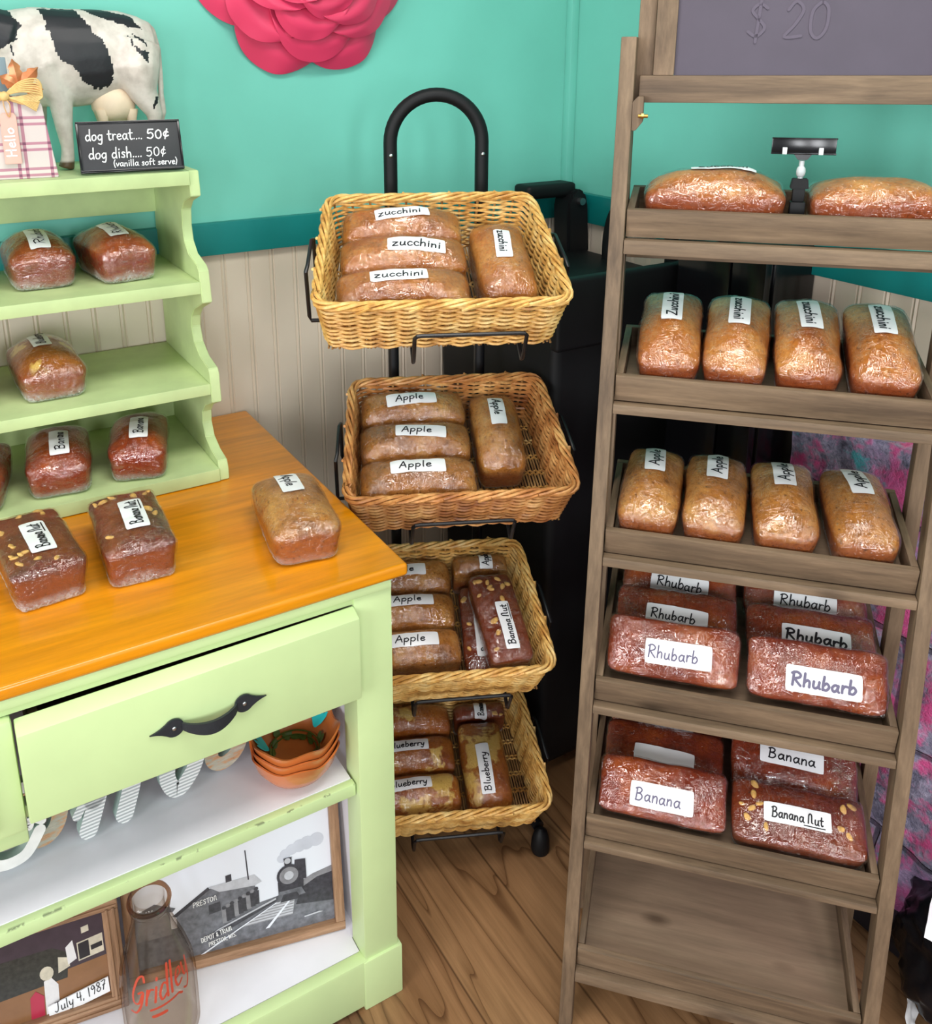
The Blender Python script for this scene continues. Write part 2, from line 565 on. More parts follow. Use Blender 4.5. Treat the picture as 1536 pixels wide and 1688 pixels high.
def _wicker(nt, out):
    v = coords(nt, (1, 1, 1))
    f = noise_tex(nt, v, 28, 3)
    f2 = noise_tex(nt, v, 150, 2)
    c = ramp(nt, f, [(0.3, srgb(190, 132, 62)), (0.5, srgb(230, 180, 100)), (0.72, srgb(248, 216, 146))])
    d = ramp(nt, f2, [(0.3, (0.8, 0.78, 0.75, 1)), (0.65, (1.05, 1.05, 1.05, 1))])
    principled(nt, out, mixc(nt, 1.0, c, d, 'MULTIPLY'), 0.42, 0, None, 0.4)
m_wicker = mat('willow_wicker', _wicker)
def _wicker2(nt, out):
    v = coords(nt, (1, 1, 1))
    f = noise_tex(nt, v, 40, 3)
    c = ramp(nt, f, [(0.3, srgb(128, 92, 52)), (0.5, srgb(160, 120, 72)), (0.72, srgb(190, 150, 96))])
    principled(nt, out, c, 0.5, 0, None, 0.4)
m_wicker2 = mat('grey_willow', _wicker2)
def _wicker3(nt, out):
    v = coords(nt, (1, 1, 1))
    f = noise_tex(nt, v, 22, 3)
    f2 = noise_tex(nt, v, 150, 2)
    c = ramp(nt, f, [(0.3, srgb(150, 88, 44)), (0.5, srgb(200, 136, 76)), (0.72, srgb(236, 184, 116))])
    d = ramp(nt, f2, [(0.3, (0.8, 0.78, 0.75, 1)), (0.65, (1.05, 1.05, 1.05, 1))])
    principled(nt, out, mixc(nt, 1.0, c, d, 'MULTIPLY'), 0.42, 0, None, 0.4)
m_wicker3 = mat('reddish_willow', _wicker3)

def _floor(nt, out):
    tc = nt.nodes.new('ShaderNodeTexCoord')
    sep = nt.nodes.new('ShaderNodeSeparateXYZ')
    nt.links.new(tc.outputs['Object'], sep.inputs[0])
    px = math_n(nt, 'DIVIDE', math_n(nt, 'ADD', sep.outputs['X'], -0.645 + 17.8), 0.178)
    idx = math_n(nt, 'FLOOR', px)
    fx = math_n(nt, 'SUBTRACT', px, idx)
    wn = nt.nodes.new('ShaderNodeTexWhiteNoise')
    wn.noise_dimensions = '1D'
    nt.links.new(idx, wn.inputs['W'])
    py = math_n(nt, 'DIVIDE', math_n(nt, 'ADD', sep.outputs['Y'], math_n(nt, 'MULTIPLY', wn.outputs['Value'], 1.2)), 3.4)
    idy = math_n(nt, 'FLOOR', py)
    fy = math_n(nt, 'SUBTRACT', py, idy)
    wn2 = nt.nodes.new('ShaderNodeTexWhiteNoise')
    wn2.noise_dimensions = '2D'
    cmb = nt.nodes.new('ShaderNodeCombineXYZ')
    nt.links.new(idx, cmb.inputs[0])
    nt.links.new(idy, cmb.inputs[1])
    nt.links.new(cmb.outputs[0], wn2.inputs['Vector'])
    cz = nt.nodes.new('ShaderNodeCombineXYZ')
    nt.links.new(sep.outputs['X'], cz.inputs[0])
    nt.links.new(math_n(nt, 'MULTIPLY', sep.outputs['Y'], 0.13), cz.inputs[1])
    nt.links.new(math_n(nt, 'MULTIPLY', wn2.outputs['Value'], 9.0), cz.inputs[2])
    # swirling cathedral grain: contour lines of a stretched noise
    f1 = noise_tex(nt, cz.outputs[0], 7.0, 2.5, 0.45, 0.5)
    saw = math_n(nt, 'FRACT', math_n(nt, 'MULTIPLY', f1, 11.0))
    line = ramp(nt, saw, [(0.0, (0.36, 0.30, 0.26, 1)), (0.09, (0.94, 0.92, 0.9, 1)), (0.6, (1.05, 1.05, 1.05, 1)), (1.0, (0.72, 0.68, 0.64, 1))])
    cz2 = nt.nodes.new('ShaderNodeVectorMath')
    cz2.operation = 'MULTIPLY'
    cz2.inputs[1].default_value = (18, 6, 1)
    nt.links.new(cz.outputs[0], cz2.inputs[0])
    f2 = noise_tex(nt, cz2.outputs[0], 6.0, 4, 0.7)
    fine = ramp(nt, f2, [(0.3, (0.78, 0.76, 0.74, 1)), (0.7, (1.1, 1.1, 1.1, 1))])
    base = ramp(nt, wn2.outputs['Value'], [(0.0, srgb(112, 82, 58)), (0.35, srgb(152, 112, 76)), (0.65, srgb(134, 106, 80)), (1.0, srgb(166, 124, 82))])
    c = mixc(nt, 1.0, mixc(nt, 1.0, base, line, 'MULTIPLY'), fine, 'MULTIPLY')
    e = math_n(nt, 'MINIMUM', math_n(nt, 'MINIMUM', fx, math_n(nt, 'SUBTRACT', 1.0, fx)), math_n(nt, 'MULTIPLY', math_n(nt, 'MINIMUM', fy, math_n(nt, 'SUBTRACT', 1.0, fy)), 6.0))
    seam = ramp(nt, e, [(0.0, (0.3, 0.26, 0.24, 1)), (0.018, (1, 1, 1, 1))])
    c = mixc(nt, 1.0, c, seam, 'MULTIPLY')
    principled(nt, out, c, 0.38, 0, bump(nt, f2, 0.08, 0.001), 0.5)
m_floor = mat('plank_floor', _floor)

def _brick(nt, out):
    tc = nt.nodes.new('ShaderNodeTexCoord')
    sep = nt.nodes.new('ShaderNodeSeparateXYZ')
    nt.links.new(tc.outputs['Object'], sep.inputs[0])
    cmb = nt.nodes.new('ShaderNodeCombineXYZ')
    nt.links.new(sep.outputs['Y'], cmb.inputs[0])
    nt.links.new(sep.outputs['Z'], cmb.inputs[1])
    br = nt.nodes.new('ShaderNodeTexBrick')
    br.inputs['Scale'].default_value = 1.0
    br.inputs['Brick Width'].default_value = 0.30
    br.inputs['Row Height'].default_value = 0.20
    br.inputs['Mortar Size'].default_value = 0.006
    br.inputs['Mortar Smooth'].default_value = 0.4
    nt.links.new(cmb.outputs[0], br.inputs['Vector'])
    v = coords(nt, (1, 1, 1), rnd=False)
    n1 = noise_tex(nt, v, 6, 3, 0.6)
    n2 = noise_tex(nt, v, 34, 6, 0.75)
    v3 = coords(nt, (1, 1, 1), rot=(0.7, 0.3, 1.0), rnd=False)
    n3 = noise_tex(nt, v3, 9, 4, 0.7)
    n4 = noise_tex(nt, v3, 16, 5, 0.7)
    c = ramp(nt, n2, [(0.3, srgb(70, 70, 88)), (0.44, srgb(134, 130, 156)), (0.58, srgb(178, 172, 198)), (0.74, srgb(226, 222, 238))])
    pk = ramp(nt, math_n(nt, 'ADD', n3, math_n(nt, 'MULTIPLY', n2, 0.35)), [(0.64, (0, 0, 0, 1)), (0.74, (0.95, 0.95, 0.95, 1))])
    c = mixc(nt, pk, c, srgb(226, 84, 150))
    pp = ramp(nt, math_n(nt, 'ADD', n1, math_n(nt, 'MULTIPLY', n2, 0.4)), [(0.70, (0, 0, 0, 1)), (0.86, (0.6, 0.6, 0.6, 1))])
    c = mixc(nt, pp, c, srgb(184, 126, 188))
    tl = ramp(nt, math_n(nt, 'ADD', n4, math_n(nt, 'MULTIPLY', n1, 0.5)), [(0.86, (0, 0, 0, 1)), (0.95, (0.9, 0.9, 0.9, 1))])
    c = mixc(nt, tl, c, srgb(60, 170, 180))
    c = mixc(nt, math_n(nt, 'MULTIPLY', br.outputs['Fac'], 0.75), c, srgb(60, 52, 70))
    h = math_n(nt, 'SUBTRACT', n2, math_n(nt, 'MULTIPLY', br.outputs['Fac'], 0.8))
    principled(nt, out, c, 0.55, 0, bump(nt, h, 0.9, 0.012), 0.5)
m_brick = mat('painted_brick', _brick)

def bread_mat(name, dark, mid, lite, spot=None, spot_lo=0.56, spot_hi=0.66, spot_scale=16, fleck=0.25, side=None):
    def b(nt, out):
        v = coords(nt)
        f = noise_tex(nt, v, 16, 5, 0.65)
        g = noise_tex(nt, v, 165, 5, 0.74)
        h = noise_tex(nt, v, 700, 3, 0.6)
        c = ramp(nt, f, [(0.28, dark), (0.5, mid), (0.75, lite)])
        d = ramp(nt, g, [(0.30, (1 - fleck * 2.8, 1 - fleck * 3.1, 1 - fleck * 3.3, 1)), (0.43, (0.90, 0.87, 0.84, 1)), (0.56, (1, 1, 1, 1)), (0.72, (1 + fleck, 1 + fleck, 1 + fleck, 1))])
        c = mixc(nt, 1.0, c, d, 'MULTIPLY')
        if side is not None:
            geo = nt.nodes.new('ShaderNodeTexCoord')
            sp = nt.nodes.new('ShaderNodeSeparateXYZ')
            nt.links.new(geo.outputs['Object'], sp.inputs[0])
            w = math_n(nt, 'ADD', sp.outputs['Z'], math_n(nt, 'MULTIPLY', f, 0.02))
            k = ramp(nt, w, [(0.050, (1, 1, 1, 1)), (0.066, (0, 0, 0, 1))])
            c = mixc(nt, k, c, mixc(nt, 1.0, side, d, 'MULTIPLY'))
        if spot is not None:
            s = noise_tex(nt, v, spot_scale, 4, 0.6, 0.3)
            sm = ramp(nt, s, [(spot_lo, (0, 0, 0, 1)), (spot_hi, (1, 1, 1, 1))])
            geo = nt.nodes.new('ShaderNodeTexCoord')
            sp = nt.nodes.new('ShaderNodeSeparateXYZ')
            nt.links.new(geo.outputs['Object'], sp.inputs[0])
            zz = ramp(nt, sp.outputs['Z'], [(0.048, (0, 0, 0, 1)), (0.058, (1, 1, 1, 1))])
            sm = mixc(nt, 1.0, sm, zz, 'MULTIPLY')
            c = mixc(nt, sm, c, spot)
        nn = bump(nt, math_n(nt, 'ADD', g, math_n(nt, 'MULTIPLY', h, 0.4)), 0.9, 0.004)
        principled(nt, out, c, 0.62, 0, nn, 0.3)
    return mat(name, b)

BREAD = {
 'zucchini': bread_mat('zucchini_crust', srgb(146, 74, 16), srgb(196, 118, 40), srgb(226, 162, 80), side=srgb(166, 76, 26), fleck=0.26),
 'apple': bread_mat('apple_crust', srgb(128, 74, 24), srgb(190, 122, 48), srgb(226, 170, 92), side=srgb(166, 86, 32), fleck=0.32),
 'rhubarb': bread_mat('rhubarb_crust', srgb(112, 36, 6), srgb(160, 66, 16), srgb(194, 104, 36), srgb(222, 168, 84), 0.68, 0.74, 24, side=srgb(142, 52, 26), fleck=0.22),
 'banana': bread_mat('banana_crust', srgb(92, 26, 2), srgb(148, 52, 6), srgb(194, 92, 18), side=srgb(146, 50, 12), fleck=0.22),
 'banana nut': bread_mat('banana_nut_crust', srgb(78, 24, 4), srgb(126, 46, 8), srgb(166, 78, 22), side=srgb(138, 56, 16), fleck=0.22),
 'blueberry': bread_mat('blueberry_crust', srgb(130, 62, 10), srgb(176, 96, 22), srgb(204, 128, 40), srgb(236, 194, 100), 0.54, 0.60, 17, side=srgb(156, 72, 28), fleck=0.2),
}
m_nut = M_plain('walnut', srgb(214, 166, 92), 0.55, var=0.3, scale=160, bmp=0.4)

def _wrap(nt, out):
    va = coords(nt, (72, 17, 45), rot=(0, 0, 0.45))
    n1 = noise_tex(nt, va, 1.0, 4, 0.6, 1.6)
    vb = coords(nt, (22, 66, 40), rot=(0, 0, -0.3))
    n3 = noise_tex(nt, vb, 1.0, 3, 0.6, 1.6)
    v2 = coords(nt, (1, 1, 1))
    n2 = noise_tex(nt, v2, 210, 3, 0.6, 0.8)
    big = noise_tex(nt, v2, 22, 2, 0.5)
    r1 = math_n(nt, 'ABSOLUTE', math_n(nt, 'SUBTRACT', n1, 0.5))
    r3 = math_n(nt, 'ABSOLUTE', math_n(nt, 'SUBTRACT', n3, 0.5))
    hgt = math_n(nt, 'ADD', math_n(nt, 'MULTIPLY', math_n(nt, 'MINIMUM', r1, r3), -1.5), math_n(nt, 'ADD', math_n(nt, 'MULTIPLY', n2, 0.02), math_n(nt, 'MULTIPLY', big, 0.55)))
    nn = bump(nt, hgt, 1.0, 0.0034)
    gl = nt.nodes.new('ShaderNodeBsdfGlossy')
    gl.inputs['Roughness'].default_value = 0.045
    gl.inputs['Color'].default_value = (1, 1, 1, 1)
    nt.links.new(nn, gl.inputs['Normal'])
    tr = nt.nodes.new('ShaderNodeBsdfTransparent')
    lw = nt.nodes.new('ShaderNodeLayerWeight')
    lw.inputs['Blend'].default_value = 0.5
    nt.links.new(nn, lw.inputs['Normal'])
    mx = nt.nodes.new('ShaderNodeMixShader')
    fc = math_n(nt, 'ADD', math_n(nt, 'MULTIPLY', math_n(nt, 'POWER', lw.outputs['Facing'], 4.0), 0.6), 0.11)
    nt.links.new(fc, mx.inputs[0])
    nt.links.new(tr.outputs[0], mx.inputs[1])
    nt.links.new(gl.outputs[0], mx.inputs[2])
    # bunched milky film at the foot of the loaf and thin creases
    tc = nt.nodes.new('ShaderNodeTexCoord')
    sp = nt.nodes.new('ShaderNodeSeparateXYZ')
    nt.links.new(tc.outputs['Object'], sp.inputs[0])
    lo = ramp(nt, math_n(nt, 'ADD', sp.outputs['Z'], math_n(nt, 'MULTIPLY', big, 0.03)), [(0.016, (0.62, 0.62, 0.62, 1)), (0.034, (0, 0, 0, 1))])
    lo = mixc(nt, 1.0, lo, ramp(nt, n2, [(0.35, (0.25, 0.25, 0.25, 1)), (0.6, (1, 1, 1, 1))]), 'MULTIPLY')
    cr = ramp(nt, r1, [(0.0, (0.30, 0.30, 0.30, 1)), (0.010, (0, 0, 0, 1))])
    cr2 = ramp(nt, noise_tex(nt, v2, 14, 2), [(0.50, (0, 0, 0, 1)), (0.62, (1, 1, 1, 1))])
    milk = mixc(nt, 1.0, lo, mixc(nt, 1.0, cr, cr2, 'MULTIPLY'), 'ADD')
    df = nt.nodes.new('ShaderNodeBsdfDiffuse')
    df.inputs['Color'].default_value = (0.9, 0.9, 0.9, 1)
    nt.links.new(nn, df.inputs['Normal'])
    mx2 = nt.nodes.new('ShaderNodeMixShader')
    nt.links.new(math_n(nt, 'MULTIPLY', milk, 0.8), mx2.inputs[0])
    nt.links.new(mx.outputs[0], mx2.inputs[1])
    nt.links.new(df.outputs[0], mx2.inputs[2])
    nt.links.new(mx2.outputs[0], out.inputs['Surface'])
m_wrap = mat('clear_plastic_film', _wrap)

# ================================================================== the room
YW, XW = 1.775, 1.42
b = MB(); b.box(-3.0, XW + 0.1, -3.0, YW + 0.1, -0.06, 0.0, 0)
struct('floor', b, m_floor, 'brown wood plank floor with swirling grain')

def wall_panel(axis, lo, hi, name, label):
    """upper teal wall; the wainscot below is a separate board"""
    b = MB()
    if axis == 'y':
        b.box(lo, hi, YW, YW + 0.08, 0, 3.0, 0)
    else:
        b.box(XW, XW + 0.08, lo, hi, 0, 3.0, 0)
    struct(name, b, m_teal, label)

wall_panel('y', -3.0, XW + 0.08, 'wall_left', 'teal painted wall behind the dresser and pink flower')
wall_panel('x', -3.0, YW, 'wall_right', 'teal painted wall behind the ladder shelf')

def beadboard(axis, lo, hi, z0, z1):
    b = MB()
    pitch, t = 0.0515, 0.006
    k = 0
    x = lo
    prof = []
    while x < hi:
        x2 = min(x + pitch, hi)
        # flat board, groove, bead, groove
        for dx, h in ((0.0, t), (pitch - 0.0125, t), (pitch - 0.0105, t - 0.0022), (pitch - 0.0085, t), (pitch - 0.0065, t + 0.0012), (pitch - 0.0045, t), (pitch - 0.0025, t - 0.0022), (pitch - 0.0005, t)):
            if x + dx <= hi:
                prof.append((x + dx, h))
        x = x2
    n = len(prof)
    for (xa, ha), (xb, hb) in zip(prof, prof[1:]):
        if axis == 'y':
            b.poly([(xa, YW - ha, z0), (xb, YW - hb, z0), (xb, YW - hb, z1), (xa, YW - ha, z1)])
        else:
            b.poly([(XW - ha, xa, z0), (XW - ha, xa, z1), (XW - hb, xb, z1), (XW - hb, xb, z0)])
    return b
struct('trim_1', beadboard('y', -1.2, XW, 0, 1.178), m_bead, 'cream beadboard wainscot on the wall behind the dresser', 20)
struct('trim_2', beadboard('x', -1.2, YW, 0, 1.178), m_bead, 'cream beadboard wainscot on the wall behind the ladder shelf', 20)
b = MB(); b.box(-1.2, XW - 0.02, YW - 0.02, YW - 0.0005, 1.173, 1.237, 0.002)
struct('trim_3', b, m_stripe, 'dark teal chair rail on the wall behind the dresser')
b = MB(); b.box(XW - 0.02, XW - 0.0005, -1.2, YW, 1.170, 1.237, 0.002)
struct('trim_4', b, m_stripe, 'dark teal chair rail on the wall behind the ladder shelf')
b = MB(); b.box(XW - 0.022, XW, YW - 0.022, YW, 1.237, 2.6, 0.004)
struct('trim_5', b, m_teal, 'teal corner bead where the two walls meet')
# painted rough brick, low on the right wall
b = MB()
def brick_fn(a, c):
    y = 1.02 + (-2.2) * a
    z = 0.93 * c
    d = 0.02 * (noise.noise((y * 9, z * 9, 3.1)) + 0.6 * noise.noise((y * 24, z * 24, 7.7))) * 0.7
    return (XW - 0.05 + d, y, z)
b.grid(brick_fn, 220, 96)
b.poly([(XW - 0.05, 1.02, 0.0), (XW - 0.05, 1.02, 0.93), (XW - 0.005, 1.02, 0.93), (XW - 0.005, 1.02, 0.0)])
b.poly([(XW - 0.055, 1.02, 0.93), (XW - 0.055, -1.18, 0.93), (XW - 0.005, -1.18, 0.93), (XW - 0.005, 1.02, 0.93)])
struct('trim_6', b, m_brick, 'rough brick painted pink, purple and teal, low on the right wall')
b = MB(); b.box(XW - 0.075, XW - 0.03, -1.2, 1.02, 0.0, 0.07, 0.004)
struct('baseboard_right', b, M_plain('dark_base', srgb(40, 36, 44), 0.6, var=0.2), 'dark base strip under the painted brick')

# ================================================================== green dresser
DR = thing('dresser', 'light green painted dresser with orange pine top and one drawer', 'dresser', (0.008, 1.40, 0))
X0, X1, YF, YB, ZT = -0.530, 0.546, 1.057, 1.755, 0.832
b = MB()
b.box(-0.556, 0.571, 1.050, 1.762, 0.812, 0.832, 0.006, seg=3)
link_mesh('top', b, m_orange, DR)
for nm, (xa, xb, ya_, yb_) in (('leg', (X1 - 0.062, X1, YF, YF + 0.05)), ('leg', (X0, X0 + 0.062, YF, YF + 0.05)), ('leg', (X1 - 0.062, X1, YB - 0.05, YB)), ('leg', (X0, X0 + 0.062, YB - 0.05, YB))):
    b = MB(); b.box(xa, xb, ya_, yb_, 0.0, 0.812, 0.003)
    # thicker foot block
    if xa > 0.0:
        b.box(xa - 0.004, xb + 0.006, ya_ - 0.005, yb_ + 0.002, 0.0, 0.105, 0.003)
    else:
        b.box(xa - 0.006, xb + 0.004, ya_ - 0.005, yb_ + 0.002, 0.0, 0.105, 0.003)
    link_mesh('leg', b, m_green, DR)
b = MB(); b.box(X0 + 0.06, X1 - 0.060, YF + 0.004, YF + 0.024, 0.7845, 0.812, 0.002)
b.box(X0 + 0.002, X1 - 0.002, YF - 0.004, YF + 0.01, 0.798, 0.812, 0.002)
link_mesh('top_rail', b, m_green, DR)
b = MB(); b.box(X0 + 0.06, X1 - 0.060, YF + 0.004, YF + 0.024, 0.628, 0.646, 0.002)
link_mesh('drawer_rail', b, m_green, DR)
b = MB(); b.box(-0.020, 0.022, YF - 0.008, YF + 0.02, 0.618, 0.784, 0.006); b.box(-0.100, 0.0215, YF - 0.002, YF + 0.02, 0.596, 0.622, 0.003); b.box(-0.020, 0.022, YF + 0.004, YF + 0.5, 0.632, 0.779, 0.001)
link_mesh('centre_stile', b, m_green, DR)
b = MB(); b.box(-0.505, -0.022, YF - 0.020, YF + 0.002, 0.638, 0.774, 0.004)
link_mesh('drawer', b, m_green, DR)
b = MB(); b.box(X0 + 0.055, X1 - 0.055, YF - 0.004, YF + 0.02, 0.008, 0.107, 0.006)
link_mesh('bottom_rail', b, m_green, DR)
# shelf with chipped edge
def _chip(nt, out):
    v = coords(nt)
    f = noise_tex(nt, v, 9, 5)
    c = ramp(nt, f, [(0.3, srgb(192, 214, 154)), (0.7, srgb(200, 221, 164))])
    tc = nt.nodes.new('ShaderNodeTexCoord')
    sp = nt.nodes.new('ShaderNodeSeparateXYZ')
    nt.links.new(tc.outputs['Object'], sp.inputs[0])
    g = noise_tex(nt, coords(nt, (60, 60, 60)), 1.0, 3, 0.6)
    near = ramp(nt, sp.outputs['Z'], [(0.4586, (0, 0, 0, 1)), (0.4594, (1, 1, 1, 1))])
    m = ramp(nt, g, [(0.55, (0, 0, 0, 1)), (0.6, (1, 1, 1, 1))])
    fy_ = ramp(nt, math_n(nt, 'MULTIPLY', sp.outputs['Y'], -1.0), [(0.3290, (0, 0, 0, 1)), (0.3300, (1, 1, 1, 1))])
    near = mixc(nt, 1.0, near, fy_, 'MULTIPLY')
    c = mixc(nt, mixc(nt, 1.0, near, m, 'MULTIPLY'), c, srgb(46, 44, 40))
    principled(nt, out, c, 0.45, 0)
m_chip = mat('chipped_green_paint', _chip)
b = MB(); b.box(X0 + 0.012, X1 - 0.064, YF + 0.010, YF + 0.024, 0.438, 0.460, 0.002)
sh = link_mesh('middle_shelf', b, m_chip, DR)
b = MB(); b.box(X0 + 0.012, X1 - 0.066, YF + 0.024, YB - 0.01, 0.442, 0.461, 0.001)
link_mesh('shelf_board', b, m_whitep, DR)
b = MB(); b.box(X0 + 0.012, X1 - 0.012, YF + 0.02, YB - 0.01, 0.086, 0.105, 0.001)
link_mesh('bottom_board', b, m_whitep, DR)
b = MB(); b.box(X0 + 0.004, X0 + 0.016, YF + 0.05, YB - 0.05, 0.09, 0.812, 0.001)
link_mesh('side_panel', b, m_whitep, DR)
b = MB(); b.box(X1 - 0.050, X1 - 0.038, YF + 0.05, YB - 0.05, 0.09, 0.812, 0.001)
link_mesh('side_panel', b, m_whitep, DR)
b = MB(); b.box(X0 + 0.01, X1 - 0.01, YB - 0.012, YB - 0.002, 0.09, 0.812, 0.001)
link_mesh('back_panel', b, m_whitep, DR)
# drawer: front, box, handle
b = MB()
dx0, dx1, dz0, dz1 = 0.0245, 0.484, 0.638, 0.768
b.hexa([(dx0, YF - 0.022, dz0), (dx1, YF - 0.019, dz0), (dx0, YF + 0.004, dz0), (dx1, YF + 0.004, dz0),
        (dx0, YF - 0.022, 0.7685), (dx1, YF - 0.019, 0.7745), (dx0, YF + 0.003, 0.7785), (dx1, YF + 0.003, 0.7842)], 0.0025)
drw = link_mesh('drawer', b, m_green, DR)
b = MB()
b.box(dx0 + 0.018, dx1 - 0.02, YF + 0.004, YF + 0.55, 0.648, 0.656, 0)
b.box(dx0 + 0.018, dx0 + 0.03, YF + 0.004, YF + 0.55, 0.648, 0.755, 0.001)
b.box(dx1 - 0.032, dx1 - 0.02, YF + 0.004, YF + 0.55, 0.648, 0.755, 0.001)
b.box(dx0 + 0.018, dx1 - 0.02, YF + 0.54, YF + 0.55, 0.648, 0.755, 0.001)
link_mesh('drawer_box', b, M_plain('raw_wood', srgb(120, 96, 70), 0.7, var=0.2), DR)
b = MB()
yh = YF - 0.0215
def spade(cx, cz, sg):
    pts = []
    for k in range(25):
        a = PI * (0.16 + 1.68 * k / 24)
        pts.append((cx - sg * math.cos(a) * 0.0135 * -1, cz + math.sin(a) * 0.0135))
    tipd = []
    for t in (0.3, 0.6, 0.85):
        tipd.append((t, 0.0062 * (1 - t) ** 1.3 + 0.0004))
    poly = []
    # disc with an ogee point
    for k in range(21):
        a = PI * (0.22 + 1.56 * k / 20)
        poly.append((cx + sg * math.cos(a) * 0.0135, cz + math.sin(a) * 0.0135))
    end = poly[-1]
    start = poly[0]
    lo = [(cx + sg * (0.0118 + 0.021 * t), cz - (0.0075 * (1 - t) ** 1.6)) for t in (0.25, 0.5, 0.75, 1.0)]
    hi = [(cx + sg * (0.0118 + 0.021 * t), cz + (0.0075 * (1 - t) ** 1.6)) for t in (0.75, 0.5, 0.25)]
    return poly + lo + hi
for cx_, sg in ((0.2085, -1), (0.3045, 1)):
    b.prism(spade(cx_, 0.706, sg), yh - 0.004, yh, bev=0.0008)
hp = []
for k in range(17):
    t = k / 16
    x = 0.2085 + 0.010 + (0.096 - 0.020) * t
    a = math.sin(PI * t)
    hp.append((x, yh - 0.003 - 0.016 * a ** 0.7, 0.706 - 0.006 * a))
for i in range(16):
    (xa, ya2, za), (xb, yb2, zb) = hp[i], hp[i + 1]
    wa, wb = 0.0055 + 0.004 * math.sin(PI * i / 16), 0.0055 + 0.004 * math.sin(PI * (i + 1) / 16)
    b.hexa([(xa, ya2 - 0.002, za - wa), (xb, yb2 - 0.002, zb - wb), (xa, ya2 + 0.002, za - wa), (xb, yb2 + 0.002, zb - wb),
            (xa, ya2 - 0.002, za + wa), (xb, yb2 - 0.002, zb + wb), (xa, ya2 + 0.002, za + wa), (xb, yb2 + 0.002, zb + wb)], 0)
hd = link_mesh('handle', b, m_iron, drw)
hd['label'] = 'black wrought iron handle with spade ends'
for cx_ in (0.2085, 0.3045):
    b = MB(); b.ball((cx_, yh - 0.004, 0.706), 0.0032, scale=(1, 0.5, 1))
    link_mesh('screw', b, m_steel, drw)

# ================================================================== hutch shelf on the dresser
HU = thing('hutch', 'light green tiered shelf with scalloped side standing on the dresser', 'shelf', (0.008, 1.62, 0.832))
prof = [(1.506, 1.372), (1.502, 1.330), (1.548, 1.316), (1.566, 1.300), (1.571, 1.270), (1.566, 1.245), (1.546, 1.226), (1.500, 1.214), (1.490, 1.206), (1.482, 1.152), (1.540, 1.128), (1.560, 1.110), (1.566, 1.090), (1.556, 1.064), (1.524, 1.045), (1.478, 1.036), (1.472, 1.026), (1.470, 0.976), (1.518, 0.955), (1.538, 0.936), (1.541, 0.914), (1.530, 0.890), (1.500, 0.876), (1.464, 0.869), (1.458, 0.855), (1.458, 0.833)]
side = prof + [(1.762, 0.833), (1.762, 1.372)]
def smooth_prof(p):
    out = []
    i = 0
    return p
for xa, xb in ((0.416, 0.433), (-0.417, -0.400)):
    b = MB(); b.prism(side, xa, xb, plane='yz', bev=0.0012)
    link_mesh('side_board', b, m_green2, HU, 30)
for nm, yf, za, zb in (('top_board', 1.500, 1.349, 1.372), ('shelf_board', 1.487, 1.167, 1.188), ('shelf_board', 1.473, 0.990, 1.010), ('base_board', 1.455, 0.8335, 0.857)):
    b = MB(); b.box(-0.400, 0.416, yf, 1.760, za, zb, 0.0015)
    link_mesh(nm, b, m_green2, HU)
b = MB(); b.box(-0.400, 0.416, 1.748, 1.760, 1.272, 1.349, 0.001)
link_mesh('back_rail', b, m_green2, HU)
b = MB(); b.box(-0.400, 0.416, 1.748, 1.760, 0.857, 0.915, 0.001)
link_mesh('back_rail', b, m_green2, HU)

# ================================================================== ladder shelf
LA = -0.803295
LM = Matrix.Translation((0, 0, 0)) @ Matrix.Rotation(LA, 4, 'Z')    # local x = across, y = away from the front, z = up
LB = thing('ladder_shelf', 'weathered brown wooden ladder display rack with tilted trays of loaves', 'display rack', LM @ Matrix.Translation((0.128, 1.22, 0)))
def nl(z):                      # front face of the leaning legs
    return 1.156 + 0.125 * (z - 0.162) - 0.006
UL, UR = -0.0845, 0.3410
def lean_box(b, u0, u1, z0, z1, d0, d1, bev=0.002):
    b.hexa([(u0, nl(z0) + d0, z0), (u1, nl(z0) + d0, z0), (u0, nl(z0) + d1, z0), (u1, nl(z0) + d1, z0),
            (u0, nl(z1) + d0, z1), (u1, nl(z1) + d0, z1), (u0, nl(z1) + d1, z1), (u1, nl(z1) + d1, z1)], bev)
for u0, u1 in ((UL - 0.0215, UL - 0.0005), (UR + 0.0005, UR + 0.0215)):
    b = MB(LM); lean_box(b, u0, u1, 0.0, 1.574, 0.0, 0.036)
    link_mesh('front_leg', b, m_lz, LB)
for u0, u1 in ((UL - 0.0225, UL - 0.0015), (UR + 0.0015, UR + 0.0225)):
    b = MB(LM)
    b.hexa([(u0, 1.372, 0), (u1, 1.372, 0), (u0, 1.40, 0), (u1, 1.40, 0), (u0, 1.362, 1.49), (u1, 1.362, 1.49), (u0, 1.388, 1.49), (u1, 1.388, 1.49)], 0.002)
    link_mesh('rear_leg', b, m_lz, LB)
TRAYS = [(1.343, 0.130), (1.107, 0.185), (0.8734, 0.200), (0.633, 0.292), (0.398, 0.298), (0.162, 0.270)]
TILT = math.radians(8)
TM = []
